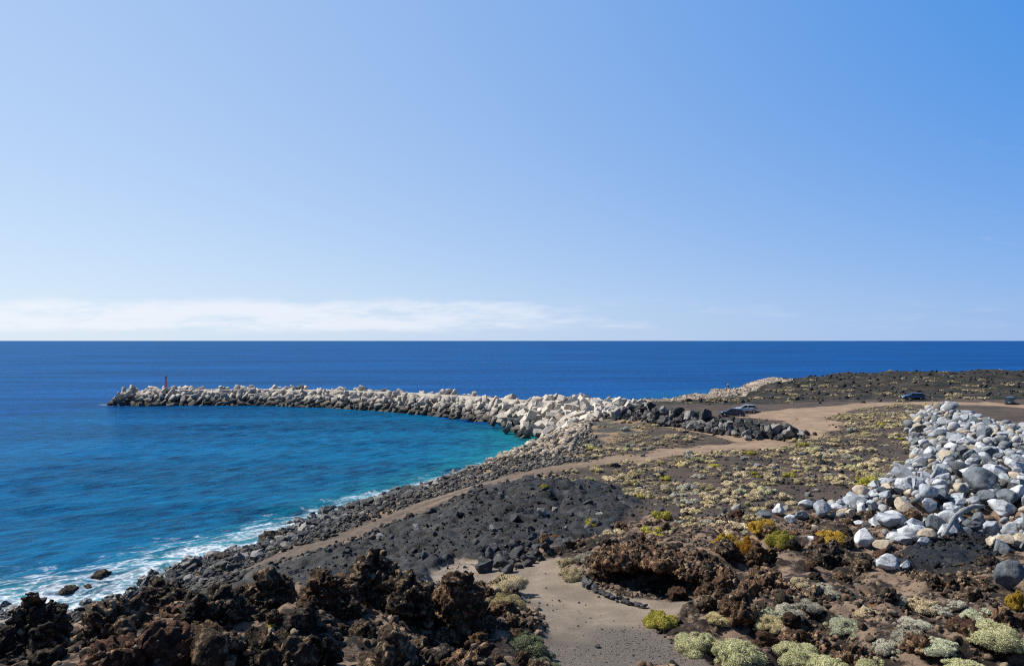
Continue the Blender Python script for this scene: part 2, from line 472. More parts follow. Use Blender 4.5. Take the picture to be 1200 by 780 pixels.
M['cobble'] = clinker_stuff('shore_cobble', [(0.014, 0.014, 0.016), (0.028, 0.028, 0.030), (0.048, 0.047, 0.048), (0.085, 0.082, 0.079), (0.15, 0.14, 0.128), (0.24, 0.215, 0.185), (0.32, 0.27, 0.20)], 0.72)
M['rubble_pale'] = clinker_stuff('pale_rubble', [(0.50, 0.51, 0.53), (0.31, 0.33, 0.36), (0.17, 0.185, 0.20), (0.36, 0.375, 0.40), (0.40, 0.35, 0.28), (0.09, 0.095, 0.10)], 0.85)


def ground_mat():
    m, nt = node_tree('ground_cover')
    b = NB(nt)
    v = b.pos()
    nS = b.noise(v, 0.35, 6, 0.65)
    nM = b.noise(v, 1.6, 6, 0.68)
    nF = b.noise(v, 9.0, 5, 0.7)
    nG = b.noise(v, 26.0, 3, 0.7)
    wob = b.math('MULTIPLY', b.math('SUBTRACT', nM, 0.5), 0.9)

    def msk(name, a=0.35, c=0.65):
        return b.ramp(b.math('ADD', b.attr(name), wob), a, c)
    # dark cindery soil of the open field
    col = b.mix(b.ramp(nS, 0.35, 0.65), (0.052, 0.041, 0.036), (0.098, 0.073, 0.057))
    col = b.mix(b.ramp(nM, 0.5, 0.75), col, (0.042, 0.036, 0.035))
    # far scrub ground
    col = b.mix(msk('far'), col, b.mix(b.ramp(b.noise(v, 0.16, 6, 0.7), 0.40, 0.62), (0.012, 0.014, 0.011), (0.050, 0.041, 0.032)))
    # rough lava ground with pockets of tan soil
    rough = b.mix(b.ramp(nM, 0.42, 0.62), (0.022, 0.018, 0.016), (0.075, 0.052, 0.038))
    rough = b.mix(b.ramp(b.noise(v, 0.8, 5, 0.7), 0.47, 0.57), rough, (0.24, 0.172, 0.125))
    rough = b.mix(b.math('MULTIPLY', b.ramp(b.noise(v, 2.3, 4, 0.6), 0.60, 0.70), 0.8), rough, (0.17, 0.07, 0.03))
    col = b.mix(msk('rough'), col, rough)
    lava = b.mix(b.ramp(nM, 0.38, 0.66), (0.008, 0.009, 0.012), (0.024, 0.026, 0.031))
    lava = b.mix(b.math('MULTIPLY', b.ramp(nS, 0.54, 0.68), 0.75), lava, (0.082, 0.080, 0.081))
    col = b.mix(msk('lava'), col, lava)
    beach = b.mix(b.ramp(nM, 0.38, 0.6), (0.035, 0.033, 0.033), (0.10, 0.088, 0.074))
    beach = b.mix(b.ramp(b.noise(v, 0.22, 5, 0.6), 0.50, 0.62), beach, (0.27, 0.185, 0.115))
    z = b.n('ShaderNodeSeparateXYZ'); b.put(z.inputs[0], v)
    wetf = b.ramp(b.math('ADD', z.outputs[2], b.math('MULTIPLY', nM, 0.7)), 1.25, 0.45)
    col = b.mix(msk('beach'), col, beach)
    ledge = b.mix(b.ramp(b.noise(v, 0.30, 6, 0.7), 0.40, 0.60), (0.46, 0.385, 0.31), (0.20, 0.165, 0.135))
    ledge = b.mix(b.ramp(b.noise(b.mapped(v, (0.3, 1, 2.5)), 0.9, 5, 0.7), 0.52, 0.62), ledge, (0.07, 0.06, 0.055))
    col = b.mix(msk('ledge'), col, ledge)
    track = b.mix(b.ramp(nS, 0.34, 0.66), (0.225, 0.155, 0.104), (0.31, 0.22, 0.15))
    track = b.mix(b.math('MULTIPLY', b.ramp(b.noise(v, 0.9, 5, 0.6), 0.5, 0.72), 0.6), track, (0.12, 0.088, 0.066))
    track = b.mix(b.attr('grit'), track, b.mix(b.ramp(nM, .4, .62), (0.075, 0.058, 0.047), (0.125, 0.096, 0.074)))
    track = b.mix(b.math('MULTIPLY', b.attr('rut'), 0.5), track, (0.27, 0.195, 0.135))
    col = b.mix(msk('track'), col, track)
    sand = b.mix(b.ramp(b.noise(v, 0.5, 5, 0.6), 0.36, 0.62), (0.235, 0.19, 0.145), (0.165, 0.136, 0.108))
    sand = b.mix(b.math('MULTIPLY', b.ramp(b.noise(v, 1.1, 4, 0.6), 0.58, 0.70), 0.45), sand, (0.25, 0.17, 0.105))
    sand = b.mix(b.math('MULTIPLY', b.attr('gravel'), b.ramp(nG, 0.42, 0.5)), sand, (0.075, 0.068, 0.065))
    col = b.mix(msk('sand'), col, sand)
    col = b.mix(0.62, col, b.mix(nF, (0.35, 0.35, 0.35), (1.55, 1.55, 1.55)), 'MULTIPLY')
    col = b.mix(0.5, col, b.mix(nG, (0.4, 0.4, 0.4), (1.5, 1.5, 1.5)), 'MULTIPLY')
    col = b.mix(b.math('MULTIPLY', wetf, 0.75), col, (0.018, 0.019, 0.022))
    smooth = b.math('MAXIMUM', b.attr('track'), b.attr('sand'))
    h = b.math('ADD', b.math('MULTIPLY', nF, 0.6), b.math('MULTIPLY', nG, 0.35))
    hb = b.math('MULTIPLY', h, b.math('MULTIPLY_ADD', smooth, -0.75, 1.0))
    rgh = b.math('MULTIPLY_ADD', b.attr('lava'), -0.36, 0.95)
    rgh = b.math('MULTIPLY_ADD', wetf, -0.4, rgh)
    b.out(b.principled(col, rgh, 0.28, b.bump(hb, 0.9, 0.16)))
    return m


M['ground'] = ground_mat()

# sun: to the left of the view, a little ahead, high
SUN_EL, SUN_AZ = math.radians(48), math.radians(-64)      # azimuth measured from straight ahead, negative = left
sun_dir = Vector((math.sin(SUN_AZ) * math.cos(SUN_EL), math.cos(SUN_AZ) * math.cos(SUN_EL), math.sin(SUN_EL)))


# ------------------------------------------------------------------ object helpers
def mesh_from(name, V, Fc, mat=None, smooth=False, attrs=None):
    """V n x 3, Fc list or array of faces of one size"""
    me = bpy.data.meshes.new(name)
    V = np.asarray(V, np.float32)
    Fc = np.asarray(Fc, np.int32)
    nf, kk = Fc.shape
    me.vertices.add(len(V)); me.vertices.foreach_set('co', V.ravel())
    me.loops.add(nf * kk); me.loops.foreach_set('vertex_index', Fc.ravel())
    me.polygons.add(nf); me.polygons.foreach_set('loop_start', np.arange(0, nf * kk, kk, dtype=np.int32))
    me.polygons.foreach_set('loop_total', np.full(nf, kk, np.int32))
    if smooth:
        me.polygons.foreach_set('use_smooth', np.ones(nf, bool))
    for a, val in (attrs or {}).items():
        at = me.attributes.new(a, 'FLOAT', 'POINT'); at.data.foreach_set('value', np.asarray(val, np.float32))
    me.update(calc_edges=True)
    if mat:
        me.materials.append(mat)
    return me


def link(name, me, parent=None, loc=(0, 0, 0)):
    o = bpy.data.objects.new(name, me)
    COL.objects.link(o)
    o.location = loc
    if parent:
        o.parent = parent
    return o


def tag(o, label=None, cat=None, group=None, kind=None):
    for k_, v in (('label', label), ('category', cat), ('group', group), ('kind', kind)):
        if v:
            o[k_] = v
    return o


def empty(name, loc, rz=0):
    o = bpy.data.objects.new(name, None)
    COL.objects.link(o)
    o.location = loc; o.rotation_euler = (0, 0, rz); o.empty_display_size = 0.2
    return o


def own_material(o, m):
    if not o.material_slots:
        return
    o.material_slots[0].link = 'OBJECT'
    o.material_slots[0].material = m


def ico(sub):
    bm = bmesh.new()
    bmesh.ops.create_icosphere(bm, subdivisions=sub, radius=1)
    V = np.array([v.co[:] for v in bm.verts]); Fc = np.array([[v.index for v in f.verts] for f in bm.faces])
    bm.free()
    return V, Fc


ICO = {s: ico(s) for s in (1, 2, 3, 4, 5)}


def vnorm(V, Fc):
    n = np.zeros_like(V)
    a, b_, c = (V[Fc[:, q]] for q in range(3))
    fn = np.cross(b_ - a, c - a)
    for q in range(3):
        np.add.at(n, Fc[:, q], fn)
    return n / (np.linalg.norm(n, axis=1, keepdims=True) + 1e-9)


def rounded_rock(sub, seed, ax=(1, 0.8, 0.6), lump=0.16, flat=0.0):
    V, Fc = ICO[sub]
    r = 1 + lump * fbm(V * 1.2 + seed * 7.1, 3, seed)
    W = V * r[:, None]
    rg_ = np.random.default_rng(seed)
    for _ in range(int(flat)):                     # shave a few broad facets
        n = rg_.normal(size=3); n /= np.linalg.norm(n)
        d = rg_.uniform(0.55, 0.82)
        e = W @ n - d
        W = W - np.where(e > 0, e * 0.93, 0)[:, None] * n
    W = W + V * (0.03 * fbm(V * 5 + seed, 2, seed + 3))[:, None]
    return W * np.array(ax), Fc


def jagged_rock(sub, seed, ax=(1, 0.85, 0.7), cuts=9, rough=0.16):
    V, Fc = ICO[sub]
    rg_ = np.random.default_rng(seed + 100)
    W = V * 1.25
    for _ in range(cuts):
        n = rg_.normal(size=3); n /= np.linalg.norm(n)
        d = rg_.uniform(0.45, 0.95)
        e = W @ n - d
        W = W - np.where(e > 0, e * 0.97, 0)[:, None] * n
    W = W * (1 + rough * fbm(V * 2.3 + seed * 3.3, 4, seed))[:, None]
    w = worley(V * 3 + seed, seed)[0]
    W = W * (1 - rough * 0.9 * (w - .4))[:, None]
    return W * np.array(ax), Fc


def clinker_rock(sub, seed, ax=(1, 0.9, 0.8)):
    V, Fc = ICO[sub]
    q = V * 1.3 + seed * 5.7
    r = 1 + 0.38 * fbm(q, 4, seed, 0.6) - 0.30 * (worley(V * 2.2 + seed, seed)[0] - .45) - 0.16 * (worley(V * 5 + seed, seed + 1)[0] - .45)
    return V * r[:, None] * np.array(ax), Fc


def rot_mats(n, rng, tilt=math.pi):
    ax = rng.normal(size=(n, 3)); ax /= np.linalg.norm(ax, axis=1, keepdims=True)
    an = rng.uniform(-tilt, tilt, n)
    c, s = np.cos(an), np.sin(an)
    x, y, z = ax.T
    R = np.empty((n, 3, 3))
    R[:, 0, 0] = c + x * x * (1 - c); R[:, 0, 1] = x * y * (1 - c) - z * s; R[:, 0, 2] = x * z * (1 - c) + y * s
    R[:, 1, 0] = y * x * (1 - c) + z * s; R[:, 1, 1] = c + y * y * (1 - c); R[:, 1, 2] = y * z * (1 - c) - x * s
    R[:, 2, 0] = z * x * (1 - c) - y * s; R[:, 2, 1] = z * y * (1 - c) + x * s; R[:, 2, 2] = c + z * z * (1 - c)
    return R


def strewn(name, protos, pts, sizes, mat, rng, smooth=False, tilt=math.pi, tones=None):
    """many small stones as ONE mesh that nobody could count"""
    n = len(pts)
    R = rot_mats(n, rng, tilt)
    pick = rng.integers(0, len(protos), n)
    tones = rng.random(n) if tones is None else tones
    Vs, Fs, Ts, base = [], [], [], 0
    for q, (V, Fc) in enumerate(protos):
        idx = np.nonzero(pick == q)[0]
        if not len(idx):
            continue
        W = np.einsum('nij,vj->nvi', R[idx], V) * sizes[idx][:, None, None] + pts[idx][:, None, :]
        f = Fc[None] + (np.arange(len(idx)) * len(V))[:, None, None] + base
        Vs.append(W.reshape(-1, 3)); Fs.append(f.reshape(-1, Fc.shape[1])); Ts.append(np.repeat(tones[idx], len(V)))
        base += len(idx) * len(V)
    me = mesh_from(name, np.concatenate(Vs), np.concatenate(Fs), mat, smooth, {'tone': np.concatenate(Ts)})
    return tag(link(name, me), kind='stuff')


ORD = ['first', 'second', 'third', 'fourth', 'fifth', 'sixth', 'seventh', 'eighth', 'ninth']


def single_out(objs, base_of, group):
    """labels by look and place; look-alikes in one place are told apart by their order from the left, a crowd of them shares one label"""
    cls = {}
    for o in objs:
        cls.setdefault(base_of(o), []).append(o)
    for base, mem in cls.items():
        mem.sort(key=lambda o: o.location.x / max(o.location.y, 1))
        n = len(mem)
        for q, o in enumerate(mem):
            o['group'] = group
            if n == 1:
                o['label'] = base
            elif n == 2:
                o['label'] = ('left of two: ' if q == 0 else 'right of two: ') + base
            elif n <= 7:
                o['label'] = ('leftmost: ' if q == 0 else 'rightmost: ' if q == n - 1 else ORD[q] + ' from left: ') + base
            else:
                o['label'] = base
            if len(o['label'].replace('-', ' ').split()) > 16:
                print('LONG', o['label'])


# ------------------------------------------------------------------ the ground, its track, clearing and lava field
def build_ground():
    ny, nx = sh2
    vid = np.arange(nx * ny).reshape(ny, nx)
    Q = np.stack([vid[:-1, :-1], vid[:-1, 1:], vid[1:, 1:], vid[1:, :-1]], -1).reshape(-1, 4)
    keep = (SDw.ravel()[Q] > -14).any(1)
    far = sstep(np.hypot(XX - 90, YY - 60), 0, 1) * sstep(YY + 0.0 * XX + N2(10, 3, 41) * 6, 150, 168) * (XX > 25)
    gravel = sstep(P(0, 735, 8.8)[1] - YY + XX * 0.25 + N2(2, 3, 42) * 1.2, -0.8, 2)
    grit = sstep(96 - YY, 0, 26)
    td = seg_dist(XX, YY, TRACK) + N2(3, 2, 45) * 0.15
    rut = np.exp(-((td - 0.85) / 0.32)**2) * (0.6 + 0.6 * N2(6, 2, 46)) * sstep(XX, -25, 0)
    A = {'track': m_track, 'sand': m_sand, 'lava': m_lava, 'rough': m_rough, 'beach': m_beach, 'ledge': m_ledge, 'far': far, 'gravel': gravel, 'grit': grit, 'rut': np.clip(rut, 0, 1)}
    fc = {n: v.ravel()[Q].mean(1) for n, v in A.items() if n in ('track', 'sand', 'lava')}
    zone = np.zeros(len(Q), int)
    zone[fc['lava'] > 0.5] = 3
    zone[fc['sand'] > 0.5] = 2
    zone[fc['track'] > 0.5] = 1
    V = np.c_[XX.ravel(), YY.ravel(), ZZ.ravel()]
    for zi, name in enumerate(('ground', 'dirt_road', 'sand_ground', 'lava_field_ground')):
        q = Q[keep & (zone == zi)]
        used = np.unique(q)
        remap = np.full(len(V), -1); remap[used] = np.arange(len(used))
        me = mesh_from(name, V[used], remap[q], M['ground'], True, {n: v.ravel()[used] for n, v in A.items()})
        tag(link(name, me), kind='structure')


build_ground()


# ------------------------------------------------------------------ the sea
def build_sea():
    gx = spaced(-9000, 12000, 0.8, 1.02, -70, 20)
    gy = spaced(-300, 400, 0.8, 1.02, 45, 180)

    def farther(v, hi, g=1.06):
        v = list(v); s = v[-1] - v[-2]
        while v[-1] < hi:
            s *= g; v.append(v[-1] + s)
        return v
    gx = [x for x in gx if -400 < x < 600]
    gx = farther(gx, 26000)
    gx = [-x for x in farther([-x for x in gx[::-1]], 26000)][::-1]
    gy = farther(gy, 24000)
    gx, gy = np.array(gx), np.array(gy)
    X, Y = np.meshgrid(gx, gy)
    f = np.c_[X.ravel(), Y.ravel(), np.zeros(X.size)]
    d_bay = seg_dist(X, Y, SHORE_BAY).ravel()
    d_all = seg_dist(X, Y, LAND, True).ravel()
    ins = inside(X, Y, LAND).ravel()
    d_bw = seg_dist(X, Y, BW_MID).ravel()
    d_bay = np.where(ins, 0, d_bay); d_all = np.where(ins, 0, d_all)
    # gentle chop where the mesh is fine enough to carry it
    Z = np.zeros(X.size)
    rg_ = np.random.default_rng(3)
    fade = 1 - sstep(np.maximum(np.abs(f[:, 0] + 25) - 45, np.abs(f[:, 1] - 112) - 68), 0, 14)
    for _ in range(14):
        wl = rg_.uniform(3.5, 11); an = math.radians(-48) + rg_.normal() * 0.35
        kx, ky = math.cos(an) * 2 * math.pi / wl, math.sin(an) * 2 * math.pi / wl
        Z += 0.006 * wl * np.sin(kx * f[:, 0] + ky * f[:, 1] + rg_.uniform(0, 6.3))
    Z = Z * fade
    shal = np.clip(1 - d_all / np.interp(f[:, 1], [50, 100, 145], [15, 17, 32]), 0, 1)**1.3
    # in the lee of the breakwater the water is shallow and green, outside it is deep
    lee = inside(X, Y, SHORE_BAY[3:] + [(-6, 170), (-30, 203), (-75, 226), (-120, 222), (-150, 120), (-120, 60)]).ravel()
    bayw = np.where(lee, sstep(f[:, 0], -150, 20) * 0.8 + 0.25, 0.0)
    bayw = np.maximum(bayw, sstep(60 - d_all, 0, 45) * 0.5 * (f[:, 0] > 0))
    foam_w = np.interp(f[:, 1], [50, 62, 80, 100, 150], [26, 23, 14, 8, 5])
    foam = np.clip(1 - d_bay / foam_w, 0, 1) * (f[:, 1] < 150) * (f[:, 1] > 20)
    foam = np.maximum(foam, np.clip(1 - np.where(ins, 0, seg_dist(X, Y, SHORE_OUT).ravel()) / 7, 0, 1) * 0.75)
    foam = np.maximum(foam, np.clip(1 - (d_bw - 7.4) / 2.2, 0, 1) * 0.62)
    tip = np.hypot(f[:, 0] + 124, f[:, 1] - 225)
    foam = np.maximum(foam, np.clip(1 - tip / 11, 0, 1) * 0.8)
    ny, nx = X.shape
    vid = np.arange(nx * ny).reshape(ny, nx)
    Q = np.stack([vid[:-1, :-1], vid[:-1, 1:], vid[1:, 1:], vid[1:, :-1]], -1).reshape(-1, 4)
    m, nt = node_tree('sea_water')
    b = NB(nt)
    v = b.pos()
    rz = math.radians(38)
    r1 = b.mapped(v, (0.5, 1.0, 1), (0, 0, rz))
    r2 = b.mapped(v, (0.6, 1.0, 1), (0, 0, math.radians(52)))
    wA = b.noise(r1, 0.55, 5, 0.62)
    wB = b.noise(r2, 1.9, 3, 0.6)
    wC = b.noise(b.mapped(v, (0.25, 1, 1), (0, 0, rz)), 0.09, 4, 0.6)
    wD = b.noise(b.mapped(v, (0.2, 1, 1), (0, 0, math.radians(8))), 0.012, 5, 0.6)
    sh = b.attr('shallow'); by = b.attr('lee')
    sh = b.math('ADD', sh, b.math('MULTIPLY', b.math('SUBTRACT', wC, 0.5), 0.25), None, True)
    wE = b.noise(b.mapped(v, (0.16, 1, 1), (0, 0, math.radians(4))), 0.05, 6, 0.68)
    col = b.mix(b.ramp(wD, 0.35, 0.65), (0.000, 0.026, 0.138), (0.000, 0.045, 0.20))
    col = b.mix(by, col, (0.0, 0.068, 0.150))
    col = b.mix(b.ramp(sh, 0.15, 1.0), col, (0.004, 0.115, 0.150))
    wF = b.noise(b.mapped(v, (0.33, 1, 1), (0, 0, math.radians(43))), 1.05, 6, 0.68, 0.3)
    rip_shade = b.math('ADD', b.math('MULTIPLY', b.math('SUBTRACT', b.ramp(wF, 0.36, 0.62), 0.5), 0.85), b.math('ADD', b.math('MULTIPLY', b.ramp(wA, 0.34, 0.66), 0.75), b.math('MULTIPLY', b.ramp(wE, 0.36, 0.64), 0.6)))
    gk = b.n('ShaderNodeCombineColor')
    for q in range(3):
        b.put(gk.inputs[q], b.math('MULTIPLY_ADD', rip_shade, (1.0, 0.95, 0.80)[q], (0.32, 0.36, 0.45)[q]))
    col = b.mix(1.0, col, gk.outputs[0], 'MULTIPLY')  # light and shade of the ripples painted into the water colour
    # whitecaps far out, surf along the stones
    fo = b.attr('foam')
    lace = b.noise(b.mapped(v, (0.8, 1.2, 1), (0, 0, rz)), 0.42, 8, 0.72, 0.9)
    fine = b.vor(b.mapped(v, (1, 1, 1)), 1.3, 'DISTANCE_TO_EDGE')
    thr = b.math('MULTIPLY_ADD', fo, -0.41, 0.765)
    fm = b.ramp(b.math('SUBTRACT', lace, thr), -0.03, 0.20)
    fm = b.math('MULTIPLY', fm, b.ramp(fo, 0.0, 0.12))
    fm = b.math('MULTIPLY', fm, b.math('MULTIPLY_ADD', b.ramp(fine, 0.02, 0.22), -0.55, 1.0))
    cap = b.noise(b.mapped(v, (0.45, 1, 1), (0, 0, math.radians(10))), 0.13, 7, 0.66)
    capm = b.math('MULTIPLY', b.ramp(cap, 0.742, 0.785), b.math('MULTIPLY_ADD', b.ramp(by, 0.0, 0.3), -0.8, 0.8))
    fm = b.math('MAXIMUM', fm, capm)
    col2 = b.mix(fm, col, (0.62, 0.67, 0.75))
    h = b.math('ADD', b.math('MULTIPLY', wA, 1.0), b.math('MULTIPLY', wB, 0.35))
    h = b.math('ADD', b.math('ADD', h, b.math('MULTIPLY', wF, 0.5)), b.math('MULTIPLY', wC, 2.2))
    nrm = b.bump(h, 0.34, 1.0)
    dif = b.n('ShaderNodeBsdfDiffuse'); b.put(dif.inputs['Color'], col2); b.put(dif.inputs['Normal'], nrm)
    glo = b.n('ShaderNodeBsdfGlossy'); b.put(glo.inputs['Roughness'], 0.16); b.put(glo.inputs['Normal'], nrm); b.put(glo.inputs['Color'], (0.40, 0.76, 0.95))
    fr = b.n('ShaderNodeFresnel'); fr.inputs['IOR'].default_value = 1.33; b.put(fr.inputs['Normal'], nrm)
    fac = b.math('MINIMUM', fr.outputs[0], 0.19)
    fac = b.math('MULTIPLY', fac, b.math('MULTIPLY_ADD', fm, -0.9, 1.0))
    mx = b.n('ShaderNodeMixShader'); b.put(mx.inputs[0], fac); nt.links.new(dif.outputs[0], mx.inputs[1]); nt.links.new(glo.outputs[0], mx.inputs[2])
    b.out(mx.outputs[0])
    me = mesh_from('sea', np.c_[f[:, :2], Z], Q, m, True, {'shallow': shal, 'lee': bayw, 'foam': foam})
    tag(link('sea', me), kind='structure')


build_sea()


# ------------------------------------------------------------------ lava outcrops
def lava_skin(V, N, s=1.0, seed=0):
    q = V / s
    d = 0.36 * fbm(q / 1.0 + seed, 5, 50 + seed, 0.58)
    w1, w2 = worley(q / 0.62 + seed, 60 + seed)
    d = d + 0.24 * (0.5 - w1)
    w3, _ = worley(q / 0.23 + seed, 70 + seed)
    d = d + 0.12 * (0.45 - w3)
    d = d - 0.16 * np.clip(0.14 - (w2 - w1), 0, 1) / 0.14
    d = d + 0.085 * ridged(q / 0.20 + seed, 3, 80 + seed) - 0.04
    return V + N * (d * s)[:, None]


def voxel_union(blobs, vox):
    """one closed skin round several ellipsoids (x, y, z, rx, ry, rz, yaw, pitch)"""
    V0, F0 = ICO[4]
    Vs, Fs = [], []
    for q, (x, y, z, rx, ry, rz, yaw, pit) in enumerate(blobs):
        R = np.array(Euler((pit, 0, yaw)).to_matrix())
        Vs.append((V0 * np.array([rx, ry, rz])) @ R.T + np.array([x, y, z])); Fs.append(F0 + q * len(V0))
    me = mesh_from('union', np.concatenate(Vs), np.concatenate(Fs))
    o = bpy.data.objects.new('union', me); COL.objects.link(o)
    md = o.modifiers.new('r', 'REMESH'); md.mode = 'VOXEL'; md.voxel_size = vox
    dg = bpy.context.evaluated_depsgraph_get()
    ev = o.evaluated_get(dg)
    em = ev.to_mesh()
    em.calc_loop_triangles()
    V = np.empty(len(em.vertices) * 3, np.float32); em.vertices.foreach_get('co', V)
    T = np.empty(len(em.loop_triangles) * 3, np.int32); em.loop_triangles.foreach_get('vertices', T)
    ev.to_mesh_clear()
    bpy.data.objects.remove(o); bpy.data.meshes.remove(me)
    return V.reshape(-1, 3).astype(float), T.reshape(-1, 3)


def outcrop(name, blobs, mat, label, seed, vox=0.085, s=1.0, origin=None):
    ori = np.array(origin if origin is not None else (blobs[0][0], blobs[0][1], float(ground(blobs[0][0], blobs[0][1]))))
    V, T = voxel_union(blobs, vox)
    V = lava_skin(V, vnorm(V, T), s, seed)
    N = vnorm(V, T)
    up = np.nonzero((N[:, 2] > 0.1) & (V[:, 2] > ori[2] - 0.2))[0]
    rg_ = np.random.default_rng(seed)
    if len(up):
        LOOSE.append(V[rg_.choice(up, min(len(up), int(len(up) * vox * vox * 14)))] + 0.0)
    me = mesh_from(name, V - ori, T, mat, False)
    o = link(name, me, loc=ori)
    return tag(o, label, 'lava rock', 'lava outcrops')


LOOSE = []


def stand(px, pyb, w, pyt, depth=0.8, lean=0.0, sink=0.25, rng=random.Random(4)):
    """ellipsoids for a rock whose foot is at (px, pyb), w photo pixels wide, top at row pyt"""
    x, y, z = on_ground(px, pyb)
    h = (pyb - pyt) * y / F
    r = w * y / F / 2
    bl = [(x, y + r * depth * 0.6, z + h * 0.22, r, r * depth, h * 0.66, rng.uniform(0, 3), 0)]
    for _ in range(4):
        a = rng.uniform(0, 6.28); e = rng.uniform(0.35, 0.75)
        bl.append((x + math.cos(a) * r * e, y + r * depth * 0.6 + math.sin(a) * r * depth * e, z + h * rng.uniform(0.0, 0.35),
                   r * rng.uniform(.35, .6), r * rng.uniform(.35, .6), h * rng.uniform(.3, .6), rng.uniform(0, 3), rng.uniform(-.4, .4)))
    bl.append((x + lean * r, y + r * depth * 0.6, z + h * 0.62, r * 0.42, r * 0.42, h * 0.40, rng.uniform(0, 3), rng.uniform(-.3, .3)))
    return bl


OUT = [
    (22, 770, 80, 700, 1.0, 'lava_black', 'black jagged lava crag rising against the white surf'),
    (130, 752, 66, 712, 0.8, 'lava', 'low grey brown lava hump beside the black seaward crag'),
    (183, 716, 46, 684, 1.0, 'lava_black', 'dark rounded lava knob on the skyline of the slope above the pebble shore'),
    (150, 785, 120, 750, 0.6, 'lava_red', 'reddish lava ledge at the lower edge, below the grey brown hump'),
    (245, 738, 90, 704, 0.8, 'lava_black', 'black lava mound just uphill of the rounded skyline knob'),
    (235, 778, 90, 742, 0.7, 'lava', 'dark craggy lava lump above the reddish ledge'),
    (310, 716, 46, 682, 0.9, 'lava', 'brown lava mound on the slope crest left of the tall spire'),
    (376, 718, 70, 668, 0.8, 'lava_brown', 'broad brown lava shoulder that joins the tall spire on its left'),
    (437, 706, 46, 648, 0.9, 'lava', 'tall ragged lava spire highest on the clinker ridge'),
    (364, 775, 46, 700, 0.9, 'lava_black', 'upright black lava wall in front of the brown shoulder'),
    (482, 730, 62, 672, 0.8, 'lava', 'lava block between the tall spire and the rust brown tower'),
    (536, 748, 72, 684, 0.9, 'lava_brown', 'rust brown lava tower beside the pale sand clearing'),
    (466, 790, 84, 756, 0.7, 'lava', 'rubbly lava lump at the lower edge near the dark hollow'),
    (545, 792, 56, 758, 0.7, 'lava_brown', 'small brown lava lump below the rust brown tower'),
    (300, 790, 110, 758, 0.7, 'lava', 'rubbly lava swell at the lower edge under the yellow tuft'),
    (892, 664, 44, 632, 0.9, 'lava_ochre', 'pointed lava fang with orange lichen and a black shaded side'),
    (978, 664, 66, 636, 0.8, 'lava_black', 'black lava ledge crowned by a golden shrub'),
    (868, 726, 60, 698, 0.8, 'lava_brown', 'brown clinker mound behind the pale green shrubs'),
    (945, 768, 80, 730, 0.7, 'lava_brown', 'dark brown lava mass with orange tops among grey green shrubs'),
    (1046, 707, 40, 688, 0.8, 'lava_black', 'small black lava stump on tan soil'),
    (1144, 752, 50, 728, 0.9, 'lava_red', 'rounded red brown lava rock beside a grey green shrub'),
    (1120, 690, 120, 676, 0.5, 'lava', 'long low lava rim under the dark hollow of the boulder heap'),
    (836, 692, 40, 664, 0.9, 'lava', 'lava pillar at the mouth of the shaded overhang'),
    (955, 706, 50, 690, 0.7, 'lava', 'low broken lava hummock between pale cushion shrubs'),
    (1008, 664, 40, 652, 0.8, 'lava_black', 'dark lava step in front of the white boulders'),
    (900, 690, 60, 664, 0.7, 'lava_brown', 'brown lava rise with ragged top behind the clinker mound'),
    (850, 652, 50, 632, 0.7, 'lava', 'dark lava hummock behind the overhang roof'),
    (1185, 738, 50, 716, 0.7, 'lava_brown', 'brown lava lump next to the yellow shrub by the round grey boulder'),
    (1000, 780, 70, 756, 0.7, 'lava_brown', 'knobbly brown lava rock behind the lowest green shrubs'),
    (712, 640, 30, 628, 0.7, 'lava_black', 'black lava boulder cluster on the rim above the overhang'),
    (762, 638, 36, 630, 0.7, 'lava', 'low lava hummock at the edge of the shrub field'),
    (1090, 765, 60, 742, 0.7, 'lava_brown', 'brown lava rock between two pale grey shrubs'),
]
for q, (px, pyb, w, pyt, dep, mt, lab) in enumerate(OUT):
    if px > 700:
        w *= 0.74
        pyt += 0.22 * (pyb - pyt)
    outcrop('lava_outcrop', stand(px, pyb, w, pyt, dep), M[mt], lab, q, s=1.0 if px < 700 else 0.72, vox=0.058 if pyb > 690 else 0.08)

# the overhang: a roof slab on two shoulders over a dug-out pocket
outcrop('lava_overhang', [
    (6.7, 36.3, 9.22, 2.5, 1.5, 0.27, -0.15, 0.0), (5.2, 36.2, 9.12, 1.0, 1.2, 0.27, 0.2, 0.05), (8.4, 34.9, 9.05, 1.5, 1.2, 0.32, -0.6, 0.0), (6.4, 37.5, 8.6, 2.7, 0.8, 0.72, 0, 0),
    (4.5, 36.6, 8.5, 0.5, 0.9, 0.65, 0.3, 0), (9.8, 33.4, 8.7, 0.6, 0.9, 0.65, -0.4, 0), (9.0, 36.0, 8.8, 1.3, 1.1, 0.55, 0, 0), (7.1, 35.0, 9.22, 1.4, 0.7, 0.22, -0.3, 0.1)],
    M['lava_brown'], 'brown lava roof with a black shaded cave under it beside the sand clearing', 91, vox=0.065, s=0.62, origin=(6.2, 36.4, 8.2))

# loose clinker over the rough ground and the outcrops: nobody could count it
CLK = [clinker_rock(2, 300 + q, (1, RNG.uniform(.6, 1), RNG.uniform(.5, .9))) for q in range(14)]
CLK1 = [jagged_rock(1, 330 + q, (1, RNG.uniform(.6, 1), RNG.uniform(.45, .85)), 6) for q in range(10)]


CLKJ = [jagged_rock(2, 360 + q, (1, RNG.uniform(.5, .9), RNG.uniform(.4, .8)), 8, .3) for q in range(12)]


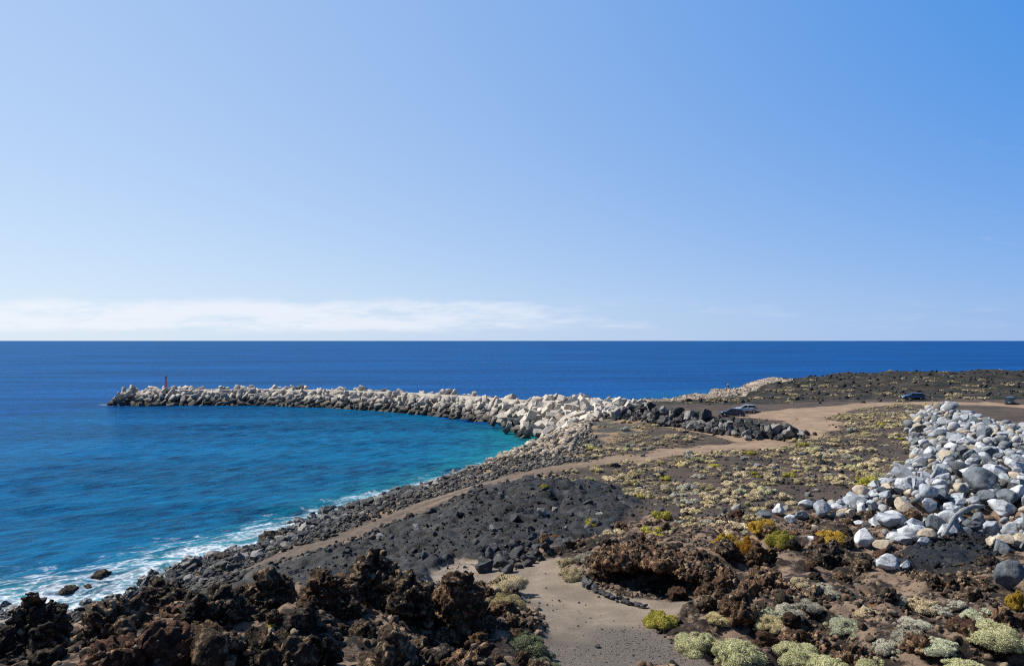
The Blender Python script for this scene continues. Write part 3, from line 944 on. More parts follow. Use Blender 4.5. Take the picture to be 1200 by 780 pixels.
def sample_mask(m, n, x0, x1, y0, y1, rng, power=1.0):
    """n random spots where the mask is high, denser towards the viewer's side of the box by area only"""
    X, Y = [], []
    c = 0
    for _ in range(200):
        x, y = rng.uniform(x0, x1, n), rng.uniform(y0, y1, n)
        ok = rng.random(n) < mask_at(m, x, y)**power
        X.append(x[ok]); Y.append(y[ok]); c += ok.sum()
        if c >= n:
            break
    return np.concatenate(X)[:n], np.concatenate(Y)[:n]


def strew_zone(name, m, n, box, smin, smax, mat, seed, protos, power=1.0, expo=2.2, lift=0.1, even=0.35):
    rng = np.random.default_rng(seed)
    x, y = sample_mask(m, n * 2, *box, rng, power)
    dr = fbm(np.c_[x / 2.6, y / 2.6, np.zeros(len(x))], 3, seed)
    k_ = np.argsort(-(dr + rng.normal(0, even, len(x))))[:n]
    x, y = x[k_], y[k_]
    s = smin + (smax - smin) * rng.random(len(x))**expo * np.where(rng.random(len(x)) < .5, 1, .6)
    z = ground(x, y) + s * lift
    tones = rng.random(len(x)) * (0.62 + 0.38 * sstep(y, 62, 100)) if name == 'shore_cobbles' else None
    return strewn(name, protos, np.c_[x, y, z], s, M[mat], rng, tones=tones)


m_r = m_rough * sstep(SDw, 1, 4)
lp = np.concatenate(LOOSE)
ls_ = 0.03 + 0.13 * RNG.random(len(lp))**2.6
strewn('clinker_stones', CLKJ, lp, ls_, M['clinker'], np.random.default_rng(10))
strew_zone('clinker_rubble', m_r, 9000, (-20, 6, 14, 42), 0.04, 0.26, 'clinker', 11, CLKJ, expo=3)
strew_zone('clinker_gravel', m_r, 9000, (2, 28, 20, 52), 0.03, 0.22, 'clinker', 12, CLKJ, expo=3.4)
strew_zone('lava_scree', m_lava, 3600, (-24, 14, 30, 75), 0.03, 0.20, 'clinker_black', 13, CLK1, expo=3)
strew_zone('hollow_gravel', sstep(sdf(XX, YY, HOLLOW), -0.8, 0.2), 1300, (16, 32, 34, 50), 0.03, 0.22, 'clinker_black', 23, CLKJ, expo=3)
m_open = (1 - m_track) * (1 - m_sand) * (1 - m_rough) * (1 - m_lava) * (1 - m_beach) * sstep(SDw, 4, 7)
strew_zone('cinder_gravel', m_open, 9000, (-4, 60, 45, 130), 0.05, 0.24, 'clinker_dark', 14, CLK1, expo=3)
strew_zone('sand_grit', m_sand, 260, (-4, 12, 20, 45), 0.015, 0.07, 'clinker_dark', 15, CLK1, expo=3)
mg = m_sand * sstep(P(0, 735, 8.8)[1] - YY + XX * 0.25, -0.8, 2)
strew_zone('clearing_gravel', mg, 1100, (-4, 12, 19, 32), 0.008, 0.035, 'clinker_dark', 16, CLK1, expo=2)
far_m = sstep(YY, 150, 170) * (1 - m_track) * (1 - m_ledge) * sstep(SDw, 2, 8)
strew_zone('far_clinker_rubble', far_m, 2500, (40, 240, 150, 310), 0.2, 0.9, 'clinker_dark', 17, CLK1, expo=3, lift=0.2)
m_be = m_beach * sstep(SDw, -1.5, 0.5)
strew_zone('shore_cobbles', m_be, 30000, (-60, 12, 40, 150), 0.05, 0.40, 'cobble', 18, CLK1, expo=3.4, even=1.6)
strew_zone('ledge_rubble', m_ledge, 1500, (20, 200, 160, 310), 0.12, 0.6, 'ledge_stone', 19, CLK1, expo=2.5)

# ------------------------------------------------------------------ single stones
JAG = [mesh_from('rock', *jagged_rock(4, q, (1, RNG.uniform(.65, .95), RNG.uniform(.5, .85))), M['basalt'], False) for q in range(12)]
JAGS = [mesh_from('stone', *jagged_rock(3, 40 + q, (1, RNG.uniform(.65, .95), RNG.uniform(.5, .85))), M['basalt'], False) for q in range(10)]
RND = [mesh_from('boulder', *rounded_rock(4, 10 + q, (1, RNG.uniform(.62, .92), RNG.uniform(.5, .8)), RNG.uniform(.10, .22), 3 + q % 8), M['pale_grey'], True) for q in range(16)]
ANG = [mesh_from('boulder', *jagged_rock(4, 80 + q, (1, RNG.uniform(.65, .95), RNG.uniform(.55, .85)), 11, .07), M['pale_grey'], False) for q in range(10)]
CLKB = [mesh_from('clinker_stone', *clinker_rock(4, 60 + q, (1, RNG.uniform(.7, 1), RNG.uniform(.6, .9))), M['lava'], False) for q in range(8)]


def put_rock(name, me, x, y, r, mat, cat, z=None, sink=0.3, tilt=0.5, yaw=None, zs=1.0):
    o = link(name, me)
    o.rotation_euler = (random.uniform(-tilt, tilt), random.uniform(-tilt, tilt), random.uniform(0, 6.28) if yaw is None else yaw)
    o.scale = (r, r, r * zs)
    gz = float(ground(x, y)) if z is None else z
    o.location = (x, y, gz + r * (0.62 * zs - sink))
    own_material(o, mat)
    o['category'] = cat
    return o


def poisson(cands, sizes, gap, taken=None):
    """keep the spots that do not crowd an earlier one"""
    kx, ky, kr = ([t[0] for t in taken], [t[1] for t in taken], [t[2] for t in taken]) if taken else ([], [], [])
    n0 = len(kx)
    ax, ay, ar = np.array(kx), np.array(ky), np.array(kr)
    for (x, y), r in zip(cands, sizes):
        if len(ax) and (np.hypot(ax - x, ay - y) < (ar + r) * gap).any():
            continue
        ax = np.append(ax, x); ay = np.append(ay, y); ar = np.append(ar, r)
    return list(zip(ax, ay, ar))[n0:]


# --- the heap of pale boulders
MANUAL = [  # photo x, photo foot row, width, stone, shape number, label
    (1015, 642, 30, 'white', 3, 'big white boulder with a flat grey face at the front of the heap'),
    (1036, 645, 21, 'tan', 6, 'cream coloured boulder leaning against the big white one in front'),
    (1043, 668, 23, 'white', 8, 'egg shaped white boulder lying apart on dark ground below the heap'),
    (1062, 669, 12, 'white', 1, 'small white stone right of the lone egg shaped boulder'),
    (1028, 664, 12, 'grey', 2, 'small dark grey stone tucked against the lone egg shaped boulder'),
    (1186, 692, 29, 'grey', 10, 'round dark grey boulder standing alone at the right edge of the lava ground'),
    (897, 610, 17, 'grey', 4, 'mid grey boulder at the seaward end of the short boulder row'),
    (914, 605, 19, 'white', 5, 'white rounded boulder second in the short boulder row'),
    (927, 613, 15, 'white', 7, 'whitish boulder in front of the short row, behind the golden shrub'),
    (941, 610, 18, 'pale_grey', 9, 'bluish grey round boulder in the middle of the short row'),
    (946, 597, 20, 'white', 11, 'flat white slab stone behind the short boulder row'),
    (966, 607, 26, 'pale_grey', 12, 'largest pale boulder of the short row with a shaded right side'),
    (955, 622, 9, 'tan', 13, 'small cream stone between the golden shrubs'),
    (953, 636, 12, 'white', 14, 'white stone at the foot of the golden shrub on the black ledge'),
    (1045, 622, 36, 'pale_grey', 0, 'broad pale grey boulder above the big white front boulder'),
    (1072, 613, 22, 'lava_brown', 15, 'dark brown boulder standing out among the pale ones'),
    (1074, 634, 34, 'white', 2, 'large white speckled boulder next to the driftwood end'),
    (1059, 640, 25, 'white', 4, 'white speckled boulder overlapped by the larger one beside the driftwood'),
    (1090, 634, 22, 'tan', 12, 'long cream stone under the lower end of the driftwood'),
    (1083, 642, 14, 'white', 1, 'small flat white stone on dark ground below the driftwood'),
    (1165, 642, 18, 'tan', 9, 'tan stone at the far side of the dark hollow'),
    (1180, 640, 24, 'tan', 6, 'rounded beige boulder near the right edge of the dark hollow'),
    (1195, 641, 20, 'tan', 3, 'yellowish boulder in the corner beside the dark hollow'),
    (1176, 648, 26, 'grey', 5, 'flat grey stone in front of the beige boulders'),
    (1178, 606, 32, 'white', 7, 'very large white boulder above the dark hollow'),
    (1148, 566, 42, 'white', 11, 'long bright white boulder on the upper face of the heap'),
    (1183, 590, 32, 'grey', 10, 'big dark speckled boulder right of the centre of the heap'),
    (1078, 497, 14, 'tan', 8, 'orange tan boulder at the upper edge of the heap nearest the shrubs'),
    (1116, 478, 13, 'white', 9, 'white boulder crowning the tip of the heap'),
]
heap, taken = [], []
for px, pyb, w, st, shp, lab in MANUAL:
    x, y, z = on_ground(px, pyb - 1)
    r = w * y / F / 2 / 0.9
    o = put_rock('boulder', RND[shp], x, y + r * 0.3, r, M[st], 'boulder', sink=0.12, tilt=0.25, zs=0.72 if w > 31 else 1.5 if shp == 10 and w == 29 else 1.0)
    o['label'] = lab; o['group'] = 'boulders of the pale boulder heap'
    taken.append((x, y + r * .3, r))
rng = np.random.default_rng(21)
cx, cy = rng.uniform(18, 110, 26000), rng.uniform(40, 132, 26000)
ok = (sdf(cx, cy, HEAP) > -0.1) & (cx / cy * F + 600 < 1235)
cx, cy = cx[ok], cy[ok]
sz = np.concatenate([rng.uniform(0.85, 1.2, 18), rng.uniform(0.55, 0.85, 420), rng.uniform(0.38, 0.58, 1800), rng.uniform(0.22, 0.38, len(cx))])[:len(cx)]
hp = poisson(list(zip(cx, cy)), sz, 0.72, taken)
hp = [(x, y, r, r / math.hypot(x, y)) for x, y, r in hp]
hp.sort(key=lambda t: -t[3])
n_single = 298 - len(MANUAL)
BT = ['white', 'pale_grey', 'grey', 'tan', 'dark']
BW_ = [0.19, 0.42, 0.26, 0.07, 0.06]
for x, y, r, _ in hp[:n_single]:
    st = rng.choice(BT, p=BW_)
    o = put_rock('boulder', RND[rng.integers(16)] if rng.random() < .55 else ANG[rng.integers(10)], x, y, r * 1.08, M[st], 'boulder', sink=rng.uniform(-0.25, 0.28), tilt=0.6)
    o['_s'] = st; o['_r'] = r
    heap.append(o)


def heap_label(o):
    x, y = o.location.x, o.location.y
    px, py = PX(x, y, o.location.z)
    st = {'white': 'whitish', 'pale_grey': 'pale grey', 'grey': 'mid grey', 'tan': 'tan', 'dark': 'blackish'}[o['_s']]
    size = 'large' if o['_r'] > 0.72 else 'medium' if o['_r'] > 0.52 else 'small'
    edge = float(sdf(np.array([x]), np.array([y]), HEAP)[0])
    if py < 492:
        zone = 'at the far tip of the heap'
    elif px < 1005:
        zone = 'at the thin seaward end of the heap'
    elif edge < 2.0 and px < 1100:
        zone = 'at the heap edge facing the shrubs' if py < 585 else 'at the near foot of the heap'
    elif py > 600:
        zone = 'on the near foot of the heap'
    elif py > 560:
        zone = 'on the lower face of the heap'
    elif py > 525:
        zone = 'on the middle of the heap'
    else:
        zone = 'on the upper part of the heap'
    side = '' if px < 1110 else ', right half'
    return f'{size} {st} boulder {zone}{side}'


single_out(heap, heap_label, 'boulders of the pale boulder heap')
for o in heap:
    del o['_s'], o['_r']
rest = hp[n_single:]
rx, ry, rr = (np.array([t[q] for t in rest]) for q in range(3))
strewn('heap_stones', [rounded_rock(2, 200 + q, (1, RNG.uniform(.65, .95), RNG.uniform(.5, .85)), .2, q % 4) for q in range(12)],
       np.c_[rx, ry, ground(rx, ry) + rr * rng.uniform(0.2, 0.9, len(rr))], rr * 1.08, M['rubble_pale'], rng, True)
# pebbles that fill the gaps
gx_, gy_ = rng.uniform(18, 110, 9000), rng.uniform(40, 132, 9000)
ok = (sdf(gx_, gy_, HEAP) > -0.6) & (gx_ / gy_ * F + 600 < 1240)
gx_, gy_ = gx_[ok], gy_[ok]
gs = rng.uniform(0.12, 0.38, len(gx_))
strewn('heap_pebbles', [rounded_rock(1, 220 + q, (1, .8, .65), .2) for q in range(8)], np.c_[gx_, gy_, ground(gx_, gy_) + gs * 0.3], gs, M['rubble_pale'], rng, True)

# --- driftwood on the heap
def tube(name, pts, rad, mat, parent=None, seg=9, seed=0):
    pts = [Vector(p) for p in pts]
    fine, fr = [], []
    for a in range(len(pts) - 1):
        for t in np.linspace(0, 1, 6, endpoint=a == len(pts) - 2):
            fine.append(pts[a].lerp(pts[a + 1], t)); fr.append(rad[a] + (rad[a + 1] - rad[a]) * t)
    V, Fc = [], []
    for i, p in enumerate(fine):
        d = (fine[min(i + 1, len(fine) - 1)] - fine[max(i - 1, 0)]).normalized()
        u = d.cross(Vector((0, 0, 1)));  u = u.normalized() if u.length > 1e-3 else Vector((1, 0, 0))
        w = u.cross(d)
        for k_ in range(seg):
            an = 2 * math.pi * k_ / seg
            rr_ = fr[i] * (1 + 0.16 * math.sin(3 * an + i * 0.7 + seed) + 0.1 * math.sin(i * 1.9 + seed))
            V.append(tuple(p + u * math.cos(an) * rr_ + w * math.sin(an) * rr_))
    n = len(fine)
    for i in range(n - 1):
        for k_ in range(seg):
            Fc.append((i * seg + k_, i * seg + (k_ + 1) % seg, (i + 1) * seg + (k_ + 1) % seg, (i + 1) * seg + k_))
    for end in (0, n - 1):
        c = len(V); V.append(tuple(fine[end]))
        for k_ in range(seg):
            t = (c, end * seg + (k_ + 1) % seg, end * seg + k_) if end == 0 else (c, end * seg + k_, end * seg + (k_ + 1) % seg)
            Fc.append((*t, t[-1]))
    bm = bmesh.new()
    vs = [bm.verts.new(v) for v in V]
    for f_ in Fc:
        f_ = tuple(dict.fromkeys(f_))
        bm.faces.new([vs[i] for i in f_])
    me = bpy.data.meshes.new(name); bm.to_mesh(me); bm.free()
    me.materials.append(mat)
    me.polygons.foreach_set('use_smooth', np.ones(len(me.polygons), bool))
    return link(name, me, parent)


M['drift'] = rock_mat('weathered_wood', (0.26, 0.26, 0.26), (0.18, 0.185, 0.19), (0.33, 0.32, 0.30), 1.5, 0.9, 0.4)


def hp3(px, py, up):
    x, y, z = on_ground(px, py)
    return (x, y, z + up)


A_, B_, C_, D_, E_ = hp3(1105, 634, .30), hp3(1119, 619, .75), hp3(1128, 614, .85), hp3(1140, 609, .9), hp3(1153, 607, .8)
dw = tube('driftwood_log', [A_, B_, C_, D_, E_], [0.10, 0.16, 0.17, 0.17, 0.13], M['drift'])
tube('branch', [B_, (B_[0] - 0.35, B_[1] + 0.2, B_[2] - 0.05), hp3(1111, 617, .6)], [0.13, 0.11, 0.07], M['drift'], dw, seed=2)
tag(dw, 'grey forked driftwood trunk lying over the pale boulders', 'driftwood')

# --- the dark rock bank between the road and the breakwater
rng = np.random.default_rng(31)
t_ = rng.random(9000)
seg = rng.integers(0, len(JETTY) - 1, 9000)
ja = np.array(JETTY)
jx = ja[seg, 0] * (1 - t_) + ja[seg + 1, 0] * t_ + rng.normal(0, 1.6, 9000)
jy = ja[seg, 1] * (1 - t_) + ja[seg + 1, 1] * t_ + rng.normal(0, 1.7, 9000)
js = np.concatenate([rng.uniform(0.75, 1.05, 80), rng.uniform(0.5, 0.75, 300), rng.uniform(0.3, 0.55, 8700)])[:9000]
jr = poisson(list(zip(jx, jy)), js, 0.66)
jr.sort(key=lambda t: -t[2])
bank = []
for x, y, r in jr[:210]:
    st = rng.choice(['basalt', 'dark', 'basalt_pale'], p=[.46, .14, .40])
    o = put_rock('bank_rock', JAG[rng.integers(12)], x, y, r * 1.1, M[st], 'rock', sink=rng.uniform(-.35, .25), tilt=0.9)
    o['_s'] = str(st); o['_r'] = r
    bank.append(o)


def bank_label(o):
    px, py = PX(*o.location)
    st = {'basalt': 'charcoal grey', 'dark': 'black', 'basalt_pale': 'weathered grey'}[o['_s']]
    size = 'big' if o['_r'] > 0.75 else 'middling' if o['_r'] > 0.5 else 'small'
    zone = ('beside the concrete blocks' if px < 765 else 'in the middle of the bank' if px < 850 else 'three quarters along the bank' if px < 898 else 'at the road end of the bank')
    row = 'on top' if o.location.z > float(ground(o.location.x, o.location.y)) + 0.75 * o['_r'] else 'low'
    return f'{size} {st} rock {row} {zone}'


single_out(bank, bank_label, 'rocks of the dark rock bank')
for o in bank:
    del o['_s'], o['_r']
rest = np.array(jr[210:1000])
strewn('bank_rubble', CLK1, np.c_[rest[:, 0], rest[:, 1], ground(rest[:, 0], rest[:, 1]) + rest[:, 2] * .4], rest[:, 2], M['clinker_dark'], rng)

# --- larger stones along the bay shore
rng = np.random.default_rng(41)
bx, by = sample_mask(m_be * (1 - sstep(SDw, 7, 13)) * (seg_dist(XX, YY, TRACK) > 3.2), 4000, -60, 16, 40, 152, rng)
bs = np.concatenate([rng.uniform(0.75, 1.1, 60), rng.uniform(0.42, 0.75, 3940)])
sr = poisson(list(zip(bx, by)), bs, 0.8)
sr = [t for t in sr if PX(t[0], t[1], 0.5)[0] > -10]
sr.sort(key=lambda t: -t[2] / t[1])
shore = []
for x, y, r in sr[:250]:
    d = float(mask_at(SDw, np.array([x]), np.array([y]))[0])
    st = 'shore_wet' if d < 2.2 else rng.choice(['basalt', 'basalt_pale', 'dark'], p=[.2, .72, .08] if y > 90 else [.5, .25, .25])
    o = put_rock('shore_stone', JAG[rng.integers(12)], x, y, r, M[st], 'stone', sink=0.3, tilt=0.5, zs=0.85)
    o['_s'] = str(st); o['_r'] = r
    shore.append(o)
for px, pyb, w, lab in [(150, 694, 12, 'small black rock in the wash left of the pebble flat'), (163, 703, 9, 'tiny black rock at the seaward foot of the crag'), (183, 678, 14, 'low wet rock in the foam right of the broad surf rock'),
                        (206, 672, 9, 'small wet rock in the foam fringe, further from the crag'), (232, 661, 13, 'black rock at the foam edge before the pebble flat'), (133, 703, 10, 'pointed wet rock close to the black crag in the foam'),
                        (352, 610, 10, 'small black rock in the foam below the road, nearest one'), (398, 592, 8, 'tiny black rock in the foam halfway along the bay shore'), (115, 674, 26, 'broad black rock awash in the surf beyond the black crag'), (80, 690, 22, 'black wet rock in the white foam, nearer the black crag'), (103, 685, 12, 'small wet rock between the two black surf rocks'),
                        (312, 638, 20, 'dome shaped black rock at the foamy tide line'), (322, 629, 34, 'long dark rock shelf at the tide line behind the dome shaped rock'), (262, 668, 22, 'dark wet rock beside the tide pool')]:
    x, y = P(px, pyb, 0.2)
    o = put_rock('surf_rock', JAG[(px * 7) % 12], x, y, w * y / F / 2, M['lava_black'], 'rock', z=max(-0.1, float(ground(x, y))), sink=0.35, tilt=0.15, zs=0.8)
    tag(o, lab, None, 'stones along the bay shore')


def shore_label(o):
    y = o.location.y
    px, py = PX(*o.location)
    st = {'shore_wet': 'wet blackish', 'basalt': 'dark grey', 'basalt_pale': 'pale grey', 'dark': 'black'}[o['_s']]
    size = 'large' if o['_r'] > 0.7 else 'medium' if o['_r'] > 0.52 else 'smaller'
    zone = ('on the near shore below the clinker ridge' if px < 260 else 'on the shore by the tide pool' if px < 340 else 'on the shore below the dark lava field' if px < 440 else 'on the shore beside the road' if px < 540 else 'in the stony corner by the breakwater')
    return f'{size} {st} stone {zone}'


single_out(shore, shore_label, 'stones along the bay shore')
for o in shore:
    del o['_s'], o['_r']

# --- pale rubble corner where shore and breakwater meet
cn = sdf(XX, YY, polyz([(650, 512, 1.5), (668, 503, 4), (695, 499, 5.3), (690, 507, 5.6), (668, 520, 5.6), (668, 535, 5.6), (640, 545, 5.4), (570, 562, 4.2), (545, 566, 1.8), (612, 542, 0.8)]))
m_corner = sstep(cn, -1, 0.6)
strew_zone('corner_cobbles', m_corner, 2600, (-14, 20, 95, 152), 0.15, 0.75, 'ledge_stone', 43, CLK1, expo=2.2, lift=0.25)

# --- dark lava stones at the head of the sand clearing
rng = np.random.default_rng(51)
zone = polyz([(572, 650, 7.2), (605, 640, 7.1), (660, 634, 7.0), (668, 646, 7.2), (630, 655, 7.5), (596, 668, 7.6), (572, 668, 7.6)])
qx, qy = rng.uniform(-6, 5, 6000), rng.uniform(32, 52, 6000)
ok = sdf(qx, qy, zone) > -0.4
qs = np.concatenate([rng.uniform(0.38, 0.6, 30), rng.uniform(0.2, 0.4, 200), rng.uniform(0.1, 0.2, 8000)])[:ok.sum()]
ls = poisson(list(zip(qx[ok], qy[ok])), qs, 0.9)[:150]
loose = []
for x, y, r in ls:
    o = put_rock('lava_stone', JAGS[rng.integers(10)], x, y, r, M[rng.choice(['dark', 'basalt', 'lava_brown'], p=[.6, .3, .1])], 'stone', sink=0.25, tilt=0.9)
    o['_r'] = r
    loose.append(o)


def loose_label(o):
    px, py = PX(*o.location)
    size = 'big' if o['_r'] > 0.38 else 'small' if o['_r'] < 0.2 else 'medium'
    zone = 'behind the pale bushes' if px < 585 else 'at the upper rim of the sand clearing' if px < 630 else 'between lava field and overhang'
    return f'{size} black lava stone {zone}'


single_out(loose, loose_label, 'loose lava stones at the head of the clearing')
for o in loose:
    del o['_r']

# larger loose stones on the dark lava field and the rough ground
rng = np.random.default_rng(52)
scat = []
for (mk, box, n, mats, zone) in ((m_lava, (-14, 12, 42, 72), 55, ['basalt', 'dark', 'dark', 'basalt_pale'], 'on the black lava field'),
                                 (m_r, (4, 27, 24, 52), 80, ['lava', 'lava_brown', 'lava_red', 'lava_black'], 'on the rough brown ground'),
                                 (m_r, (-16, 1, 17, 34), 80, ['lava', 'lava_brown', 'lava_black', 'lava_ochre'], 'on the clinker ridge'),
                                 (m_open, (2, 40, 50, 90), 40, ['basalt', 'dark', 'basalt_pale'], 'among the field shrubs')):
    x, y = sample_mask(mk, n * 6, *box, rng)
    keep = rng.random(len(x)) < 0.25 + 1.6 * np.clip(fbm(np.c_[x / 5, y / 5, np.zeros(len(x))], 2, 95), 0, 1)
    x, y = x[keep], y[keep]
    s = np.sort(0.16 + 0.34 * rng.random(len(x))**2)[::-1]
    for x_, y_, r in poisson(list(zip(x, y)), s, 1.3)[:n]:
        st = str(rng.choice(mats))
        fam = CLKB if st.startswith('lava') else JAGS
        o = put_rock('loose_rock', fam[rng.integers(len(fam))], x_, y_, r, M[st], 'rock', sink=0.42, tilt=0.8)
        o['_b'] = ('big ' if r > .36 else 'small ' if r < .24 else 'medium ') + {'basalt': 'grey', 'dark': 'black', 'basalt_pale': 'light grey', 'lava': 'dark brown', 'lava_brown': 'brown', 'lava_red': 'rusty red', 'lava_black': 'black', 'lava_ochre': 'ochre'}[st] + ' rock ' + zone
        px, py = PX(*o.location)
        if zone.endswith('brown ground'):
            o['_b'] += ' by the boulders' if py < 660 else ' left of the stump' if px < 1040 else ' right of the stump'
        elif zone.endswith('ridge'):
            o['_b'] += ' on its seaward part' if px < 250 else ' near the tall spire' if py < 720 else ' on its lower part'
        elif zone.endswith('field'):
            o['_b'] += ' close to the road' if py < 605 else ' close to the ridge'
        scat.append(o)
single_out(scat, lambda o: o['_b'], 'loose rocks scattered over the lava ground')
for o in scat:
    del o['_b']

# --- the row of dark stones in front of the overhang, the little ring, single stones on the sand
rowp = polyz([(683, 677, 8.1), (690, 688, 8.1), (703, 695, 8.15), (724, 703, 8.2), (742, 709, 8.2), (760, 717, 8.3)])
row = []
rng = np.random.default_rng(53)
L = np.cumsum([0] + [math.dist(rowp[a], rowp[a + 1]) for a in range(len(rowp) - 1)])
s_ = 0.0
while s_ < L[-1]:
    for lay in range(2 if rng.random() < .75 else 1):
        x = np.interp(s_, L, [p[0] for p in rowp]) + rng.normal(0, .08); y = np.interp(s_, L, [p[1] for p in rowp]) + rng.normal(0, .12)
        r = rng.uniform(0.11, 0.21)
        o = put_rock('row_stone', JAGS[rng.integers(10)], x, y + lay * 0.22, r, M[rng.choice(['dark', 'basalt', 'shore_wet'])], 'stone', sink=0.1, tilt=0.9)
        row.append(o)
    s_ += rng.uniform(0.17, 0.30)
single_out(row, lambda o: 'black stone in the curved row ' + ('at its upper end beside the pale bush' if PX(*o.location)[0] < 697 else 'at its lower end on the sand' if PX(*o.location)[0] > 742 else 'before the overhang, middle' if PX(*o.location)[0] > 720 else 'before the overhang, upper'), 'curved row of black stones')
ring = []
cx_, cy_ = P(767, 695, 8.2)
for a in range(9):
    an = a / 9 * 6.283
    ring.append(put_rock('ring_stone', JAGS[a], cx_ + math.cos(an) * .36, cy_ + math.sin(an) * .3, rng.uniform(.08, .13), M['basalt' if a % 3 else 'basalt_pale'], 'stone', sink=0.1))
single_out(ring, lambda o: 'small stone of the ring lying under the overhang', 'little stone ring under the overhang')
for px, py, w, lab in [(701, 758, 9, 'lone black stone on the open sand, largest there'), (743, 691, 14, 'dark rounded stone in the cave mouth above the curved row'), (640, 689, 3, 'tiny dark stone on the upper part of the sand'), (655, 704, 4, 'dark pebble on the sand left of the curved row'),
                       (632, 707, 3, 'small dark pebble nearest the bushy sand edge'), (702, 700, 4, 'pebble on the sand just below the curved row')]:
    x, y, z = on_ground(px, py)
    tag(put_rock('sand_stone', JAGS[px % 10], x, y, w * y / F / 2, M['dark'], 'stone', sink=0.15, tilt=0.4), lab, None, 'stones lying on the sand')


# ------------------------------------------------------------------ the breakwater
def block_mesh(l, w, h, bev, seed):
    bm = bmesh.new()
    bmesh.ops.create_cube(bm, size=1)
    bmesh.ops.scale(bm, vec=(l, w, h), verts=bm.verts)
    bmesh.ops.bevel(bm, geom=bm.edges[:], offset=bev, segments=1, affect='EDGES')
    rg_ = random.Random(seed)
    for v in bm.verts:
        v.co += Vector((rg_.uniform(-1, 1), rg_.uniform(-1, 1), rg_.uniform(-1, 1))) * 0.018
    me = bpy.data.meshes.new('concrete_block')
    bm.to_mesh(me); bm.free()
    me.materials.append(M['concrete'])
    return me


BLK = [block_mesh(2.7, 1.3, 1.25, .045, 1), block_mesh(2.4, 1.6, 1.1, .05, 2), block_mesh(2.0, 1.8, 1.2, .045, 3), block_mesh(2.9, 1.2, 1.15, .05, 4), block_mesh(2.4, 2.0, 0.85, .045, 5)]
mid = np.array(BW_MID, float)
sl = np.r_[0, np.cumsum(np.hypot(*np.diff(mid, axis=0).T))]
LEN = sl[-1]


def mid_at(s):
    s = min(max(s, 0), LEN)
    x, y = np.interp(s, sl, mid[:, 0]), np.interp(s, sl, mid[:, 1])
    a, b_ = max(s - 6, 0), min(s + 6, LEN)
    d = np.array([np.interp(b_, sl, mid[:, 0]) - np.interp(a, sl, mid[:, 0]), np.interp(b_, sl, mid[:, 1]) - np.interp(a, sl, mid[:, 1])])
    d /= np.hypot(*d)
    return np.array([x, y]), d, np.array([-d[1], d[0]])          # point, heading seawards, towards the bay


def crest_z(s):
    return np.interp(s, [0, 60, 120, LEN], [5.2, 4.6, 4.1, 3.8])


def section(s, t):
    """t: -1 outer waterline .. 0 crest middle .. 1 bay waterline -> world point of the mound's surface"""
    p, d, n = mid_at(s)
    a = abs(t)
    cz = crest_z(s)
    tipf = sstep(np.array(LEN - s), 0, 7)
    off = 1.9 * min(a / 0.18, 1) + max(a - 0.18, 0) / 0.82 * 6.8
    z = cz - max(a - 0.18, 0) / 0.82 * (cz + 0.6)
    z = -1.2 + (z + 1.2) * float(0.25 + 0.75 * tipf)
    q = p + n * off * math.copysign(1, t) * float(0.55 + 0.45 * tipf)
    return np.array([q[0], q[1], z])


bwt = empty('breakwater', (float(mid[4, 0]), float(mid[4, 1]), 0.0))
tag(bwt, 'long curved breakwater mound reaching out to sea, with a flat pale crest slab', 'breakwater')
org = np.array(bwt.location)
ns, ntt = 150, 23
V = []
for i in range(ns):
    for j in range(ntt):
        q = section(LEN * i / (ns - 1), -1.12 + 2.24 * j / (ntt - 1))
        q[2] -= 0.75
        V.append(q)
V = np.array(V)
V += (np.c_[fbm(V / 2.2, 3, 81), fbm(V / 2.2, 3, 82), fbm(V / 2.2, 3, 83)]) * 0.35
vid = np.arange(ns * ntt).reshape(ns, ntt)
Q = np.stack([vid[:-1, :-1], vid[1:, :-1], vid[1:, 1:], vid[:-1, 1:]], -1).reshape(-1, 4)
Q = np.r_[Q, [[vid[-1, j], vid[-1, ntt - 1 - j], vid[-1, ntt - 2 - j], vid[-1, j + 1]] for j in range(ntt // 2)]]
link('core_mound', mesh_from('core_mound', V - org, Q, M['core']), bwt)
V = []
ss = np.linspace(34, LEN - 14, 60)
for s in ss:
    p, d, n = mid_at(s)
    z = crest_z(s) + 0.32
    for off, dz in ((-1.7, -1.2), (-1.7, 0), (1.7, 0), (1.7, -1.2)):
        V.append((*(p + n * off), z + dz))
V = np.array(V)
Q = [(i * 4 + j, (i + 1) * 4 + j, (i + 1) * 4 + j + 1, i * 4 + j + 1) for i in range(59) for j in range(3)] + [(0, 1, 2, 3), (239, 238, 237, 236)]
link('crest_slab', mesh_from('crest_slab', V - org, Q, M['conc_dry']), bwt)

rng = np.random.default_rng(61)
spots = []                                       # x, y, z, frame, row name
for s in np.arange(4, LEN + 1, 1.62):
    for k_, t in enumerate((0.29, 0.43, 0.57, 0.71, 0.85, 0.98)):
        ss_ = s + (k_ % 2) * 0.8 + rng.normal(0, .3)
        q = section(ss_, t + rng.normal(0, .022))
        _, d, n = mid_at(ss_)
        spots.append((q, d, n, 'bay', t, ss_))
    for t in (-0.26, -0.42, -0.6, -0.8):
        q = section(s + rng.normal(0, .4), t + rng.normal(0, .03))
        _, d, n = mid_at(s)
        spots.append((q, d, -n, 'outer', t, s))
    if s < 33 or s > LEN - 13:
        for t in (0.02, 0.15, -0.13):
            q = section(s + rng.normal(0, .4), t)
            _, d, n = mid_at(s)
            spots.append((q, d, n, 'crest', t, s))
    elif rng.random() < 0.34:
        q = section(s, -0.2); q[2] += rng.uniform(0.3, 0.75)
        _, d, n = mid_at(s)
        spots.append((q, d, n, 'crest', -0.2, s))
